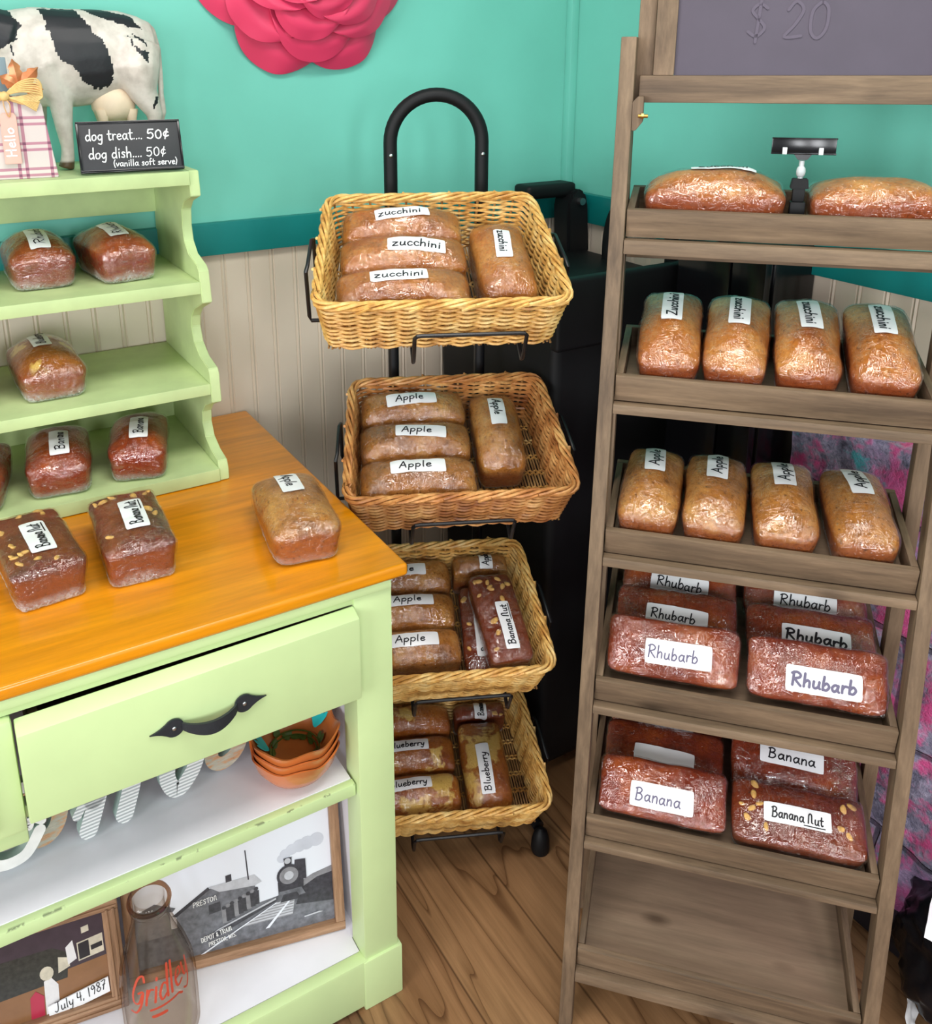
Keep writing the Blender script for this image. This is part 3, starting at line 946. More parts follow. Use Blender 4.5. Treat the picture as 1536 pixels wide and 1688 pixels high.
for i, (zt, dep) in enumerate(TRAYS):
    # tray frame: origin at the middle of the lip's top front edge; y back along the bed, z up from it
    T = LM @ Matrix.Translation(((UL + UR) / 2, nl(zt) + 0.004, zt)) @ Matrix.Rotation(TILT, 4, 'X')
    TM.append(T)
    hw = (UR - UL) / 2 - 0.001
    b = MB(T); b.box(-hw, hw, 0.010, dep - 0.010, -0.040, -0.034, 0)
    tr = link_mesh('tray', b, m_lbed, LB)
    b = MB(T); b.box(-hw, hw, 0, 0.010, -0.040, 0, 0.0012)
    link_mesh('front_lip', b, m_lx, tr)
    b = MB(T); b.box(-hw, hw, dep - 0.010, dep, -0.040, 0, 0.0012)
    link_mesh('back_lip', b, m_lx, tr)
    for sx in (-1, 1):
        xa, xb = sorted((sx * hw, sx * (hw - 0.010)))
        b = MB(T); b.box(xa, xb, 0.0105, dep - 0.0105, -0.040, 0, 0.001)
        link_mesh('side_rail', b, m_ly, tr)
    b = MB(LM); zb = zt - 0.0415
    lean_box(b, UL, UR, zb - (0.020, 0.014, 0.014, 0.013, 0.011, 0.018)[i], zb, 0.001, 0.022, 0.0015)
    link_mesh('cross_rail', b, m_lx, LB)
# rear stretcher under the top tray
b = MB(LM); b.box(UL, UR, 1.365, 1.385, 1.262, 1.285, 0.0015)
link_mesh('rear_stretcher', b, m_lx, LB)
# chalkboard at the top
def lb2(u0, u1, z0, z1, d0, d1, name, m, parent, bev=0.002):
    b = MB(LM); lean_box(b, u0, u1, z0, z1, d0, d1, bev)
    return link_mesh(name, b, m, parent)
cbd = lb2(-0.034, 0.292, 1.51, 1.98, 0.030, 0.036, 'chalkboard', M_plain('dark_slate', srgb(76, 68, 82), 0.6, var=0.12, scale=10), LB, 0)
cbd['label'] = 'dark grey chalkboard in a wooden frame'
lb2(-0.079, 0.336, 1.487, 1.523, 0.018, 0.040, 'bottom_rail', m_lx, cbd)
lb2(-0.079, 0.336, 1.97, 2.00, 0.018, 0.040, 'top_rail', m_lx, cbd)
for u0, u1 in ((-0.062, -0.034), (0.292, 0.320)):
    lb2(u0, u1, 1.523, 1.97, 0.022, 0.040, 'inner_stile', m_lz, cbd)
for u0, u1 in ((-0.086, -0.0625), (0.3205, 0.344)):
    lb2(u0, u1, 1.49, 2.02, 0.0365, 0.058, 'outer_stile', m_lz, cbd)
# faint rubbed-out price on the board
zz = 1.535
b = MB()
Mt = LM @ Matrix.Translation((0.107, nl(1.571) + 0.0288, 1.571)) @ Matrix.Rotation(PI / 2 - math.atan(0.125), 4, 'X')
text_mesh('$ 20', Mt, 0.048, 0.004, True, 3, 0.08, 0.105, mb=b)
link_mesh('chalk_writing', b, M_plain('faint_chalk', srgb(90, 82, 96), 0.8), cbd, 0)
# latch block and brass bolt on the left leg
b = MB(LM); b.prism([(UL - 0.001, 1.450), (UL + 0.005, 1.450), (UL + 0.014, 1.462), (UL + 0.014, 1.496), (UL + 0.006, 1.496), (UL - 0.001, 1.488)], nl(1.47) + 0.002, nl(1.47) + 0.020, bev=0.0008)
lt = link_mesh('latch_block', b, m_lz, LB)
b = MB(LM); b.tube([(UL + 0.008, nl(1.47) - 0.001, 1.470), (UL + 0.021, nl(1.47) - 0.001, 1.470)], 0.0025, 10)
b.tube([(UL + 0.0125, nl(1.47) - 0.001, 1.470), (UL + 0.0155, nl(1.47) - 0.001, 1.470)], 0.0042, 6)
link_mesh('bolt', b, m_brass, lt)

# ================================================================== basket stand
RA = -0.392924
RM = Matrix.Rotation(RA, 4, 'Z')
RK = thing('basket_stand', 'black metal floor stand with arched handle holding wicker baskets', 'display stand', RM @ Matrix.Translation((0.235, 1.55, 0)))
NP = 1.70
uL, uR = 0.155, 0.326
b = MB(RM)
uc, rr = (uL + uR) / 2, (uR - uL) / 2
pts = [(uL, NP, 1.10), (uL, NP, 1.30)]
zarc = 1.495 - rr - 0.012
pts += [(uL, NP, zarc - 0.06)]
for k in range(0, 25):
    a = PI - PI * k / 24
    pts.append((uc + rr * math.cos(a), NP, zarc + rr * math.sin(a)))
pts += [(uR, NP, zarc - 0.06), (uR, NP, 1.30), (uR, NP, 1.10)]
b.tube(pts, 0.0128, 14)
hdl = link_mesh('handle_loop', b, m_blackpl, RK)
for uu in (uL, uR):
    b = MB(RM); b.ball((uu, NP - 0.0125, 1.376), 0.004, scale=(1, 0.6, 1))
    link_mesh('screw', b, m_steel, hdl)
    b = MB(RM); b.tube([(uu, NP, 0.05), (uu, NP, 1.12)], 0.0105, 12)
    link_mesh('pole', b, m_black, RK)
for (uu, fu) in ((uL, 0.052), (uR, 0.414)):
    b = MB(RM); b.tube([(uu, NP, 0.06), (uu + (fu - uu) * 0.5, NP - 0.10, 0.055), (fu, 1.452, 0.045)], 0.012, 10)
    b.tube([(uu, NP, 0.06), (uu, NP + 0.09, 0.03)], 0.012, 10)
    ft = link_mesh('foot_tube', b, m_black, RK)
    b = MB(RM); b.lathe([(0.010, 0.0), (0.017, 0.002), (0.019, 0.012), (0.018, 0.03), (0.013, 0.05), (0.004, 0.058)], 20, (fu, 1.435, 0.0))
    link_mesh('foot_cap', b, m_blackpl, ft)
b = MB(RM); b.tube([(uL, NP, 0.06), (uR, NP, 0.06)], 0.010, 10)
link_mesh('base_bar', b, m_black, RK)

# baskets: (name bits, u of left rim, u of right rim, n, z, tilt, depth)
BASK = [
 (0.000, 0.398, 1.3154, 1.192, 26.0, 0.290, -2.5),
 (0.039, 0.439, 1.360, 0.846, 25.0, 0.285, -1.5),
 (0.036, 0.408, 1.352, 0.500, 24.0, 0.285, -1.0),
 (0.034, 0.423, 1.387, 0.158, 22.0, 0.265, -1.0),
]
BL = ['honey coloured wicker basket at the top of the black stand, holding zucchini loaves',
      'reddish wicker basket second from the top of the stand, holding four apple loaves',
      'wicker basket third from the top of the stand, holding apple and banana nut loaves',
      'lowest wicker basket on the stand, just above the floor, holding blueberry loaves']
BH = 0.107
BM = []
def make_basket(i):
    u0, u1, nn, zz, tl, dep, yaw = BASK[i]
    rnd = random.Random(40 + i)
    M = RM @ Matrix.Translation(((u0 + u1) / 2, nn, zz)) @ Matrix.Rotation(math.radians(yaw), 4, 'Z') @ Matrix.Rotation(math.radians(tl), 4, 'X') @ Matrix.Translation((0, 0, -BH))
    BM.append(M)
    w = u1 - u0
    T = thing('wicker_basket', BL[i], 'basket', M @ Matrix.Translation((0, dep / 2, 0)), 'wicker baskets on the black stand')
    def outline(z, inset=0.0):
        """rim outline at height z as a closed list of corner points, rounded"""
        t = z / BH
        ins = 0.014 * (1 - t) + inset
        fw, bw = w / 2 - ins, w / 2 * 0.90 - ins
        y0, y1 = 0.016 * (1 - t) + inset, dep - 0.012 * (1 - t) - inset
        return [(-fw, y0), (fw, y0), (bw, y1), (-bw, y1)]
    def walk(z, inset, n, rad=0.028):
        c = [Vector((p[0], p[1], 0)) for p in outline(z, inset)]
        pts = []
        for k in range(4):
            p, a, q = c[k], c[k - 1], c[(k + 1) % 4]
            d1, d2 = (a - p).normalized(), (q - p).normalized()
            A, B = p + d1 * rad, p + d2 * rad
            for j in range(7):
                s = j / 6
                pts.append((A * (1 - s) + p * s) * (1 - s) + (p * (1 - s) + B * s) * s)
        # resample evenly
        L = [0]
        for k in range(len(pts)):
            L.append(L[-1] + (pts[(k + 1) % len(pts)] - pts[k]).length)
        tot = L[-1]
        out = []
        k = 0
        for j in range(n):
            s = tot * j / n
            while L[k + 1] < s:
                k += 1
            f = (s - L[k]) / max(1e-9, L[k + 1] - L[k])
            out.append(pts[k].lerp(pts[(k + 1) % len(pts)], f))
        return out, tot
    ns = 40
    # stakes
    b = MB(M)
    for j in range(ns):
        lo, _ = walk(0.004, 0.004, ns)
        hi, _ = walk(BH - 0.004, 0.004, ns)
        b.tube([(lo[j].x, lo[j].y, 0.002), ((lo[j].x + hi[j].x) / 2, (lo[j].y + hi[j].y) / 2, BH / 2), (hi[j].x, hi[j].y, BH - 0.004)], 0.0022, 5)
    st = link_mesh('stakes', b, m_wicker2, T)
    # weavers
    b = MB(M)
    rows = 19
    for r in range(rows):
        z = 0.006 + (BH - 0.018) * r / (rows - 1)
        pp, tot = walk(z, 0.004, ns * 4)
        pts = []
        for k, p in enumerate(pp):
            q = pp[(k + 1) % len(pp)]
            t = (q - p).normalized()
            nrm = Vector((t.y, -t.x, 0))
            ph = PI * (k / 4.0) + PI * r
            off = 0.0038 * math.cos(ph)
            jz = 0.0014 * noise.noise((k * 0.13, r * 3.3, i * 7.1))
            pts.append((p.x + nrm.x * off, p.y + nrm.y * off, z + jz * 1.5 + 0.0004 * math.sin(ph * 2)))
        b.tube(pts, 0.0028, 5, closed=True)
    link_mesh('woven_wall', b, m_wicker3 if i == 1 else m_wicker, T)
    # twisted rim
    b = MB(M)
    for s in range(4):
        pp, tot = walk(BH, 0.003, 150)
        pts = []
        for k, p in enumerate(pp):
            q = pp[(k + 1) % len(pp)]
            t = (q - p).normalized()
            nrm = Vector((t.y, -t.x, 0))
            ph = 2 * PI * (k / 150 * 11) + s * PI / 2
            pts.append((p.x + nrm.x * 0.0055 * math.cos(ph), p.y + nrm.y * 0.0055 * math.cos(ph), BH - 0.002 + 0.0048 * math.sin(ph) + 0.001 * noise.noise((k * 0.2, s, i))))
        b.tube(pts, 0.0032, 6, closed=True)
    for e in range(16):         # loose ends of the braid
        pp, tot = walk(BH - 0.012, 0.0, 16)
        p, q = pp[e], pp[(e + 1) % 16]
        t = (q - p).normalized()
        nrm = Vector((t.y, -t.x, 0))
        a = p + nrm * 0.004
        b.tube([(a.x, a.y, BH - 0.012), (a.x + t.x * 0.02 + nrm.x * 0.004, a.y + t.y * 0.02 + nrm.y * 0.004, BH + 0.001)], 0.0026, 5)
    link_mesh('braided_rim', b, m_wicker3 if i == 1 else m_wicker, T)
    # floor: canes front to back, bound by cross bands
    o = outline(0.0, 0.004)
    b = MB(M)
    n = 64
    for k in range(n):
        s = (k + 0.5) / n
        xa = o[0][0] + (o[1][0] - o[0][0]) * s
        xb = o[3][0] + (o[2][0] - o[3][0]) * s
        pts = []
        for j in range(9):
            f = j / 8
            pts.append((xa + (xb - xa) * f, o[0][1] + (o[3][1] - o[0][1]) * f, 0.003 + 0.0012 * math.cos(PI * (j + k))))
        b.tube(pts, 0.0020, 5)
    link_mesh('woven_floor', b, m_wicker2, T)
    b = MB(M)
    for f in (0.12, 0.27, 0.42, 0.57, 0.72, 0.87):
        for dz in (0, 1):
            pts = []
            for k in range(n * 2 + 1):
                s = k / (n * 2)
                xa = o[0][0] + (o[1][0] - o[0][0]) * s
                xb = o[3][0] + (o[2][0] - o[3][0]) * s
                pts.append((xa + (xb - xa) * f, o[0][1] + (o[3][1] - o[0][1]) * f + dz * 0.006, 0.004 + 0.0026 * math.cos(PI * k / 2 + PI * dz)))
            b.tube(pts, 0.0019, 5)
    link_mesh('floor_bands', b, m_wicker, T)
    # the stand's wire cradle for this basket: front bar, side hoops, arms
    Mi = M
    def wire(pts, name, r=0.0034):
        b = MB(Mi)
        b.tube(pts, r, 8)
        return link_mesh(name, b, m_black, RK)
    hw = 0.087
    xo = (uc - (u0 + u1) / 2)
    yfb = 0.018
    wire([(xo - hw, NP - nn - 0.02, -0.008), (xo - hw, 0.02, -0.008), (xo - hw, -0.004, -0.010), (xo - hw, -0.010, 0.0), (xo - hw, -0.014, 0.040), (xo - hw, -0.0155, 0.052), (xo - hw + 0.004, -0.016, 0.057), (xo - hw + 0.012, -0.016, 0.058),
          (xo + hw - 0.012, -0.016, 0.058), (xo + hw - 0.004, -0.016, 0.057), (xo + hw, -0.0155, 0.052), (xo + hw, -0.014, 0.040), (xo + hw, -0.010, 0.0), (xo + hw, -0.004, -0.010), (xo + hw, 0.02, -0.008), (xo + hw, NP - nn - 0.02, -0.008)], 'basket_bracket')
    for sx in (-1, 1):
        xs = sx * (w / 2 + 0.008)
        wire([(sx * 0.05, 0.10, -0.008), (xs, 0.10, -0.008), (xs + sx * 0.003, 0.102, 0.0), (xs + sx * 0.004, 0.105, BH - 0.016), (xs + sx * 0.001, 0.115, BH - 0.010), (xs - sx * 0.004, 0.18, BH - 0.010), (xs - sx * 0.007, 0.192, BH - 0.016), (xs - sx * 0.008, 0.195, 0.0), (xs - sx * 0.008, 0.195, -0.008), (sx * 0.05, 0.195, -0.008)], 'side_hoop')
for i in range(4):
    make_basket(i)

# ================================================================== wrapped loaves
def loaf_shape(L, W, H, dome, seed, ncut=13, off=0.0, rough=0.0022, kx=0.94, ky=0.86):
    t = bmesh.new()
    bmesh.ops.create_cube(t, size=2)
    bmesh.ops.subdivide_edges(t, edges=t.edges[:], cuts=ncut, use_grid_fill=True)
    p = 7.0 if dome > 0.016 else 11.0
    for v in t.verts:
        x, y, z = v.co
        m = max(abs(x), abs(y), abs(z))
        pn = (abs(x) ** p + abs(y) ** p + abs(z) ** p) ** (1 / p)
        x, y, z = x / pn * m, y / pn * m, z / pn * m
        h = (z + 1) / 2
        X = x * (L / 2) * (kx + (1 - kx) * h)
        Y = y * (W / 2) * (ky + (1 - ky) * h)
        dm = dome * max(0, 1 - abs(x) ** 2.6) * max(0, 1 - abs(y) ** 2.2)
        Z = h * H + dm * (h ** 3)
        q = Vector((X, Y, Z))
        s = noise.noise_vector(q * 26 + Vector((seed * 3.7, seed * 1.3, 0)))
        s2 = noise.noise_vector(q * 75 + Vector((seed * 1.7, 0, seed)))
        amt = 1.0 if h > 0.5 else 0.35
        q += s * rough * amt + s2 * rough * 0.35 * amt
        if z > -0.99:
            v.co = q
        else:
            v.co = Vector((q.x, q.y, 0.0))
    t.normal_update()
    if off:
        ca, sa = math.cos(seed * 1.7), math.sin(seed * 1.7)
        for v in t.verts:
            n = v.normal
            x, y, z = v.co
            if abs(n.x) > 0.6:                 # the ends: folds run upright and fan out
                a, c = y * 105 + z * 20 * math.sin(seed), z * 22
            else:
                a, c = (x + y * 0.55 * sa) * 78, (y - x * 0.4 * ca) * 20 + z * 26
            f1 = abs(noise.noise(Vector((a, c, seed * 2.1))))
            f2 = abs(noise.noise(Vector((a * 0.45 + 9, c * 2.1, seed * 3.3))))
            f3 = noise.noise(v.co * 34 + Vector((seed, 0, 5)))
            ridge = max(0, 1 - f1 * 3.2) * 0.9 + max(0, 1 - f2 * 3.6) * 0.7
            slack = max(0.0, min(1.0, 0.55 + 1.6 * noise.noise(v.co * 17 + Vector((0, seed, 2)))))
            k = off * (1 + 0.35 * f3) + 0.0013 * ridge * (0.25 + 0.75 * slack)
            v.co = v.co + n * k
            v.co.z = max(v.co.z, -0.0004)
    return t

INK = {'k': m_ink, 'g': m_inkpale}
LOAVES = []
def loaf(kind, M, label, group, text=None, L=0.19, W=0.095, H=None, dome=None, lab=(0, 0, 0), lw=0.088, lh=0.033, seed=0, ink='k', bold=1.0, nuts=7, width=None, align=0.0):
    DEF = {'zucchini': (0.050, 0.020), 'apple': (0.050, 0.022), 'rhubarb': (0.048, 0.012), 'banana': (0.050, 0.009), 'banana nut': (0.049, 0.008), 'blueberry': (0.050, 0.022)}
    H = H or DEF[kind][0]
    dome = DEF[kind][1] if dome is None else dome
    name = kind.replace(' ', '_') + '_loaf'
    T = thing(name, label, 'loaf', M, group)
    bm = loaf_shape(L, W, H, dome, seed)
    tree_b = BVHTree.FromBMesh(bm)
    link_mesh('bread', bm, BREAD[kind], T, 60, world=False)
    wb = loaf_shape(L, W, H, dome, seed, ncut=37, off=0.0014)
    tree = BVHTree.FromBMesh(wb)
    link_mesh('plastic_wrap', wb, m_wrap, T, 70, world=False)
    rnd = random.Random(seed * 7 + 1)
    def top(x, y, up=0.0008):
        h = tree.ray_cast(Vector((x, y, 0.3)), Vector((0, 0, -1)))
        if h[0] is None:
            return Vector((x, y, H * 0.5)), Vector((0, 0, 1))
        n = h[1]
        if n.z < 0:
            n = -n
        return h[0] + Vector((0, 0, 1)) * up, n
    if kind == 'banana nut':
        for k in range(nuts + 6):
            x = rnd.uniform(-0.42, 0.42) * L
            y = rnd.uniform(-0.40, 0.40) * W
            if lw and abs(x - lab[0]) < lw / 2 + 0.004 and abs(y - lab[1]) < lh / 2 + 0.004:
                continue
            h = tree_b.ray_cast(Vector((x, y, 0.3)), Vector((0, 0, -1)))
            if h[0] is None:
                continue
            b = MB()
            r = rnd.uniform(0.0038, 0.0068)
            rot = Euler((rnd.uniform(-.4, .4), rnd.uniform(-.4, .4), rnd.uniform(0, 3))).to_matrix()
            b.ball(h[0] + Vector((0, 0, 0.0004)), r, sub=2, scale=(1.35, 0.8, 0.42), rot=rot)
            for v in b.bm.verts:
                v.co += noise.noise_vector(v.co * 190 + Vector((k, 0, seed))) * 0.0011
            link_mesh('walnut_piece', b, m_nut, T, 60, world=False)
    if text is None and lw is None:
        return T
    lx, ly, ang = lab
    ca, sa = math.cos(math.radians(ang)), math.sin(math.radians(ang))
    def at(u, v, up):
        p, n = top(lx + u * ca - v * sa, ly + u * sa + v * ca, up)
        return p, n
    b = MB()
    # gently bent sticker with clipped corners
    def sm(u, v):
        acc = Vector((0, 0, 0))
        zs = [at(u + du, v + dv, 0)[0] for du in (-0.005, 0, 0.005) for dv in (-0.005, 0, 0.005)]
        p = at(u, v, 0)[0]
        z = max(p.z, sum(q.z for q in zs) / 9)
        return Vector((p.x, p.y, z + 0.0009))
    nx, ny = 16, 6
    def gf(i, j):
        u, v = (i - 0.5) * lw, (j - 0.5) * lh
        cu = lw / 2 - abs(u)
        cv = lh / 2 - abs(v)
        if cu < 0.002 and cv < 0.002:
            u *= 0.985
            v *= 0.95
        return sm(u, v)
    b.grid(gf, nx, ny)
    sticker = link_mesh('label', b, m_label, T, 0, world=False)
    if text:
        hgt = lh * 0.50
        cap = any(c in 'ZARBNGHJ' for c in text)
        st, w = text_strokes(text, hgt, 0.08, 0.035, seed, 0.05)
        tw = width or min(lw * 0.80, w)
        kx = tw / w
        off = -tw / 2 + align * lw
        b = MB()
        desc = any(c in 'pyg' for c in text)
        y0 = -lh * (0.20 if desc else 0.25)
        pen = 0.0021 * bold
        for pl in st:
            pts = []
            for p in pl:
                q = sm(p.x * kx + off, p.y + y0)
                q.z += 0.0006
                pts.append(q)
            b.ribbon(pts, pen, Vector((0, 0, 1)))
        if 'Nut' in text:
            pts = []
            for k in range(8):
                q = sm(off + tw * (0.62 + 0.40 * k / 7), y0 - 0.004)
                q.z += 0.0006
                pts.append(q)
            b.ribbon(pts, pen * 0.8, Vector((0, 0, 1)))
        ln = link_mesh('lettering', b, INK[ink], sticker, 0, world=False)
    LOAVES.append(T)
    return T

def on_shelf(mx, my, z, ang, L, back=0.0):
    """loaf with its short end to the front: mx,my = middle of the front bottom edge"""
    a = math.radians(ang + 90)
    return Matrix.Translation((mx + math.cos(a) * (L / 2 + back), my + math.sin(a) * (L / 2 + back), z + 0.0006)) @ Matrix.Rotation(a, 4, 'Z')

g = 'banana nut loaves on the dresser top'
loaf('banana nut', on_shelf(0.101, 1.198, 0.832, 5, 0.185), 'banana nut loaf on the orange dresser top, the left one of the two', g, 'Banana Nut', 0.19, 0.102, 0.058, 0.014, lab=(-0.018, -0.002, 0), lw=0.086, lh=0.034, seed=1, nuts=9)
loaf('banana nut', on_shelf(0.221, 1.190, 0.832, -3, 0.185), 'banana nut loaf on the orange dresser top, between another nut loaf and the apple loaf', g, 'Banana Nut', 0.19, 0.102, 0.058, 0.014, lab=(-0.012, -0.004, 0), lw=0.086, lh=0.034, seed=2, nuts=8)
loaf('apple', on_shelf(0.443, 1.117, 0.832, -9.4, 0.195), 'apple loaf alone near the right end of the orange dresser top', None, 'Apple', 0.20, 0.110, 0.056, 0.022, lab=(0.034, 0.0, 180), lw=0.085, lh=0.034, seed=3)
g = 'loaves on the lowest hutch board'
loaf('banana', on_shelf(0.157, 1.474, 0.857, -8, 0.18), 'dark banana loaf on the lowest hutch board, in the middle', g, 'Banana', 0.18, 0.106, 0.054, 0.024, lab=(-0.026, -0.004, 0), lw=0.08, lh=0.031, seed=4)
loaf('banana', on_shelf(0.281, 1.470, 0.857, -15, 0.18), 'banana loaf on the lowest hutch board, nearest the scalloped side', g, 'Banana', 0.18, 0.101, 0.054, 0.022, lab=(-0.020, -0.003, 0), lw=0.08, lh=0.031, seed=5)
loaf('banana', on_shelf(0.022, 1.472, 0.857, -12, 0.18), 'banana loaf on the lowest hutch board, cut off by the left edge of the photo', g, 'Banana', 0.18, 0.101, 0.054, 0.022, lab=(-0.020, -0.003, 0), lw=0.08, lh=0.031, seed=6)
g = 'loaves on the middle hutch board'
loaf('blueberry', on_shelf(0.176, 1.517, 1.010, 2, 0.185), 'blueberry loaf with yellow crumb top on the middle hutch board', g, 'Blueberry', 0.185, 0.108, 0.05, 0.030, lab=(0.014, 0.004, 0), lw=0.085, lh=0.030, seed=7)
loaf('blueberry', on_shelf(0.028, 1.522, 1.010, 0, 0.185), 'loaf on the middle hutch board, cut off by the left edge of the photo', g, 'Blueberry', 0.185, 0.100, 0.05, 0.024, lab=(0.045, 0.004, 0), lw=0.085, lh=0.030, seed=8)
g = 'rhubarb loaves on the upper hutch board'
loaf('rhubarb', on_shelf(0.185, 1.555, 1.188, 0, 0.18), 'reddish wrapped loaf on the upper hutch board, farther from the scalloped side', g, 'Rhubarb', 0.18, 0.106, 0.054, 0.028, lab=(-0.030, 0.000, 0), lw=0.085, lh=0.032, seed=9)
loaf('rhubarb', on_shelf(0.318, 1.538, 1.188, 6, 0.18), 'reddish wrapped loaf on the upper hutch board, beside the scalloped side', g, 'Rhubarb', 0.18, 0.102, 0.056, 0.026, lab=(-0.014, 0.004, 0), lw=0.085, lh=0.032, seed=10)

def in_basket(i, x, y, ang=0, z=0.0095, tx=0, ty=0):
    return BM[i] @ Matrix.Translation((x, y, z)) @ Matrix.Rotation(math.radians(ang), 4, 'Z') @ Matrix.Rotation(math.radians(ty), 4, 'Y') @ Matrix.Rotation(math.radians(tx), 4, 'X')
g = 'zucchini loaves in the top basket'
loaf('zucchini', in_basket(0, -0.058, 0.0635, -0.5), 'zucchini loaf in the top basket, nearest the front rim', g, 'zucchini', 0.213, 0.083, 0.080, 0.024, lab=(-0.008, 0.002, 3), lw=0.09, lh=0.026, seed=11, width=0.078)
loaf('zucchini', in_basket(0, -0.053, 0.148, 0), 'zucchini loaf in the top basket, middle one of the row of three', g, 'zucchini', 0.208, 0.082, 0.081, 0.024, lab=(0.02, -0.006, -2), lw=0.094, lh=0.029, seed=12, width=0.08, bold=1.2)
loaf('zucchini', in_basket(0, -0.051, 0.231, -0.5), 'zucchini loaf in the top basket, at the back of the row of three', g, 'zucchini', 0.203, 0.080, 0.080, 0.024, lab=(0.0, 0.000, 6), lw=0.092, lh=0.026, seed=13, width=0.074, align=-0.05)
loaf('zucchini', in_basket(0, 0.110, 0.142, 92), 'zucchini loaf turned end to front on the right of the top basket', g, 'zucchini', 0.19, 0.094, 0.074, 0.022, lab=(0.008, 0.0, 175), lw=0.074, lh=0.027, seed=14, width=0.056, align=-0.06)
g = 'apple loaves in the second basket'
loaf('apple', in_basket(1, -0.070, 0.063, 0), 'apple loaf in the second basket, nearest the front rim', g, 'Apple', 0.204, 0.082, 0.080, 0.024, lab=(-0.002, 0.004, 0), lw=0.095, lh=0.030, seed=15, width=0.056, align=-0.05)
loaf('apple', in_basket(1, -0.068, 0.146, 0), 'apple loaf in the second basket, middle one of the row of three', g, 'Apple', 0.199, 0.080, 0.081, 0.024, lab=(0.008, 0.000, -4), lw=0.09, lh=0.027, seed=16, width=0.054, align=-0.08)
loaf('apple', in_basket(1, -0.066, 0.2275, 0), 'apple loaf in the second basket, at the back of the row of three', g, 'Apple', 0.194, 0.077, 0.080, 0.024, lab=(-0.004, 0.000, 3), lw=0.092, lh=0.028, seed=17, width=0.052, align=-0.04)
loaf('apple', in_basket(1, 0.085, 0.172, 90), 'apple loaf turned end to front on the right of the second basket', g, 'Apple', 0.182, 0.090, 0.070, 0.022, lab=(0.028, -0.002, 178), lw=0.074, lh=0.029, seed=18, width=0.045, align=-0.1)
g = 'apple loaves in the third basket'
loaf('apple', in_basket(2, -0.062, 0.076, 0), 'apple loaf in the third basket, nearest the front rim and beside the dresser leg', g, 'Apple', 0.172, 0.075, 0.074, 0.022, lab=(-0.004, 0.004, 0), lw=0.095, lh=0.028, seed=19, width=0.056, align=-0.05)
loaf('apple', in_basket(2, -0.062, 0.153, 0), 'apple loaf in the third basket, middle one of the row of three', g, 'Apple', 0.170, 0.074, 0.074, 0.022, lab=(-0.002, 0.010, 0), lw=0.09, lh=0.027, seed=20, width=0.054, align=-0.05)
loaf('apple', in_basket(2, -0.060, 0.2285, 0), 'apple loaf in the third basket, at the back under the basket above', g, 'Apple', 0.166, 0.072, 0.074, 0.022, lab=(-0.012, 0.002, 0), lw=0.09, lh=0.027, seed=21, width=0.054, align=-0.05)
g = 'banana nut loaves in the third basket'
loaf('banana nut', in_basket(2, 0.074, 0.124, 87), 'banana nut loaf lying under another one in the third basket', g, 'Banana Nut', 0.180, 0.082, 0.046, 0.008, lab=(-0.02, 0.0, 0), seed=22, nuts=8)
loaf('banana nut', in_basket(2, 0.098, 0.110, 96, 0.069, 4, 0), 'glossy banana nut loaf lying on top in the third basket', g, 'Banana Nut', 0.182, 0.084, 0.046, 0.008, lab=(-0.025, -0.004, -1), lw=0.095, lh=0.026, seed=23, nuts=11, width=0.08)
loaf('apple', in_basket(2, 0.085, 0.2455, 0, 0.0095, 0), 'loaf at the back of the third basket behind the stacked banana nut loaves', None, 'Apple', 0.11, 0.040, 0.075, 0.012, lab=(0.01, 0.004, 90), lw=0.04, lh=0.026, seed=24, width=0.03)
g = 'blueberry loaves in the lowest basket'
loaf('blueberry', in_basket(3, -0.066, 0.061, 0), 'blueberry loaf in the lowest basket, nearest the front rim and beside the dresser leg', g, 'Blueberry', 0.178, 0.075, 0.074, 0.022, lab=(-0.015, 0.010, 2), lw=0.092, lh=0.026, seed=25, width=0.075)
loaf('blueberry', in_basket(3, -0.066, 0.1385, 0), 'blueberry loaf in the lowest basket, middle one of the row of three', g, 'Blueberry', 0.176, 0.073, 0.074, 0.022, lab=(-0.012, 0.010, 0), lw=0.09, lh=0.026, seed=26, width=0.075)
loaf('blueberry', in_basket(3, -0.066, 0.2115, 0), 'plain brown loaf in the lowest basket, at the back of the row of three', g, None, 0.174, 0.066, 0.074, 0.022, lab=(0, 0, 0), lw=None, seed=27)
loaf('blueberry', in_basket(3, 0.079, 0.112, 91), 'blueberry loaf turned end to front on the right of the lowest basket', g, 'Blueberry', 0.178, 0.094, 0.070, 0.022, lab=(-0.02, 0.004, 0), lw=0.096, lh=0.027, seed=28, width=0.072, align=-0.08)
loaf('banana nut', in_basket(3, 0.086, 0.2235, 0, 0.0095, 0), 'nut loaf at the back of the lowest basket behind the turned blueberry loaf', None, 'Banana', 0.11, 0.034, 0.066, 0.010, lab=(0.0, 0.0, 90), lw=0.036, lh=0.026, seed=29, nuts=5)

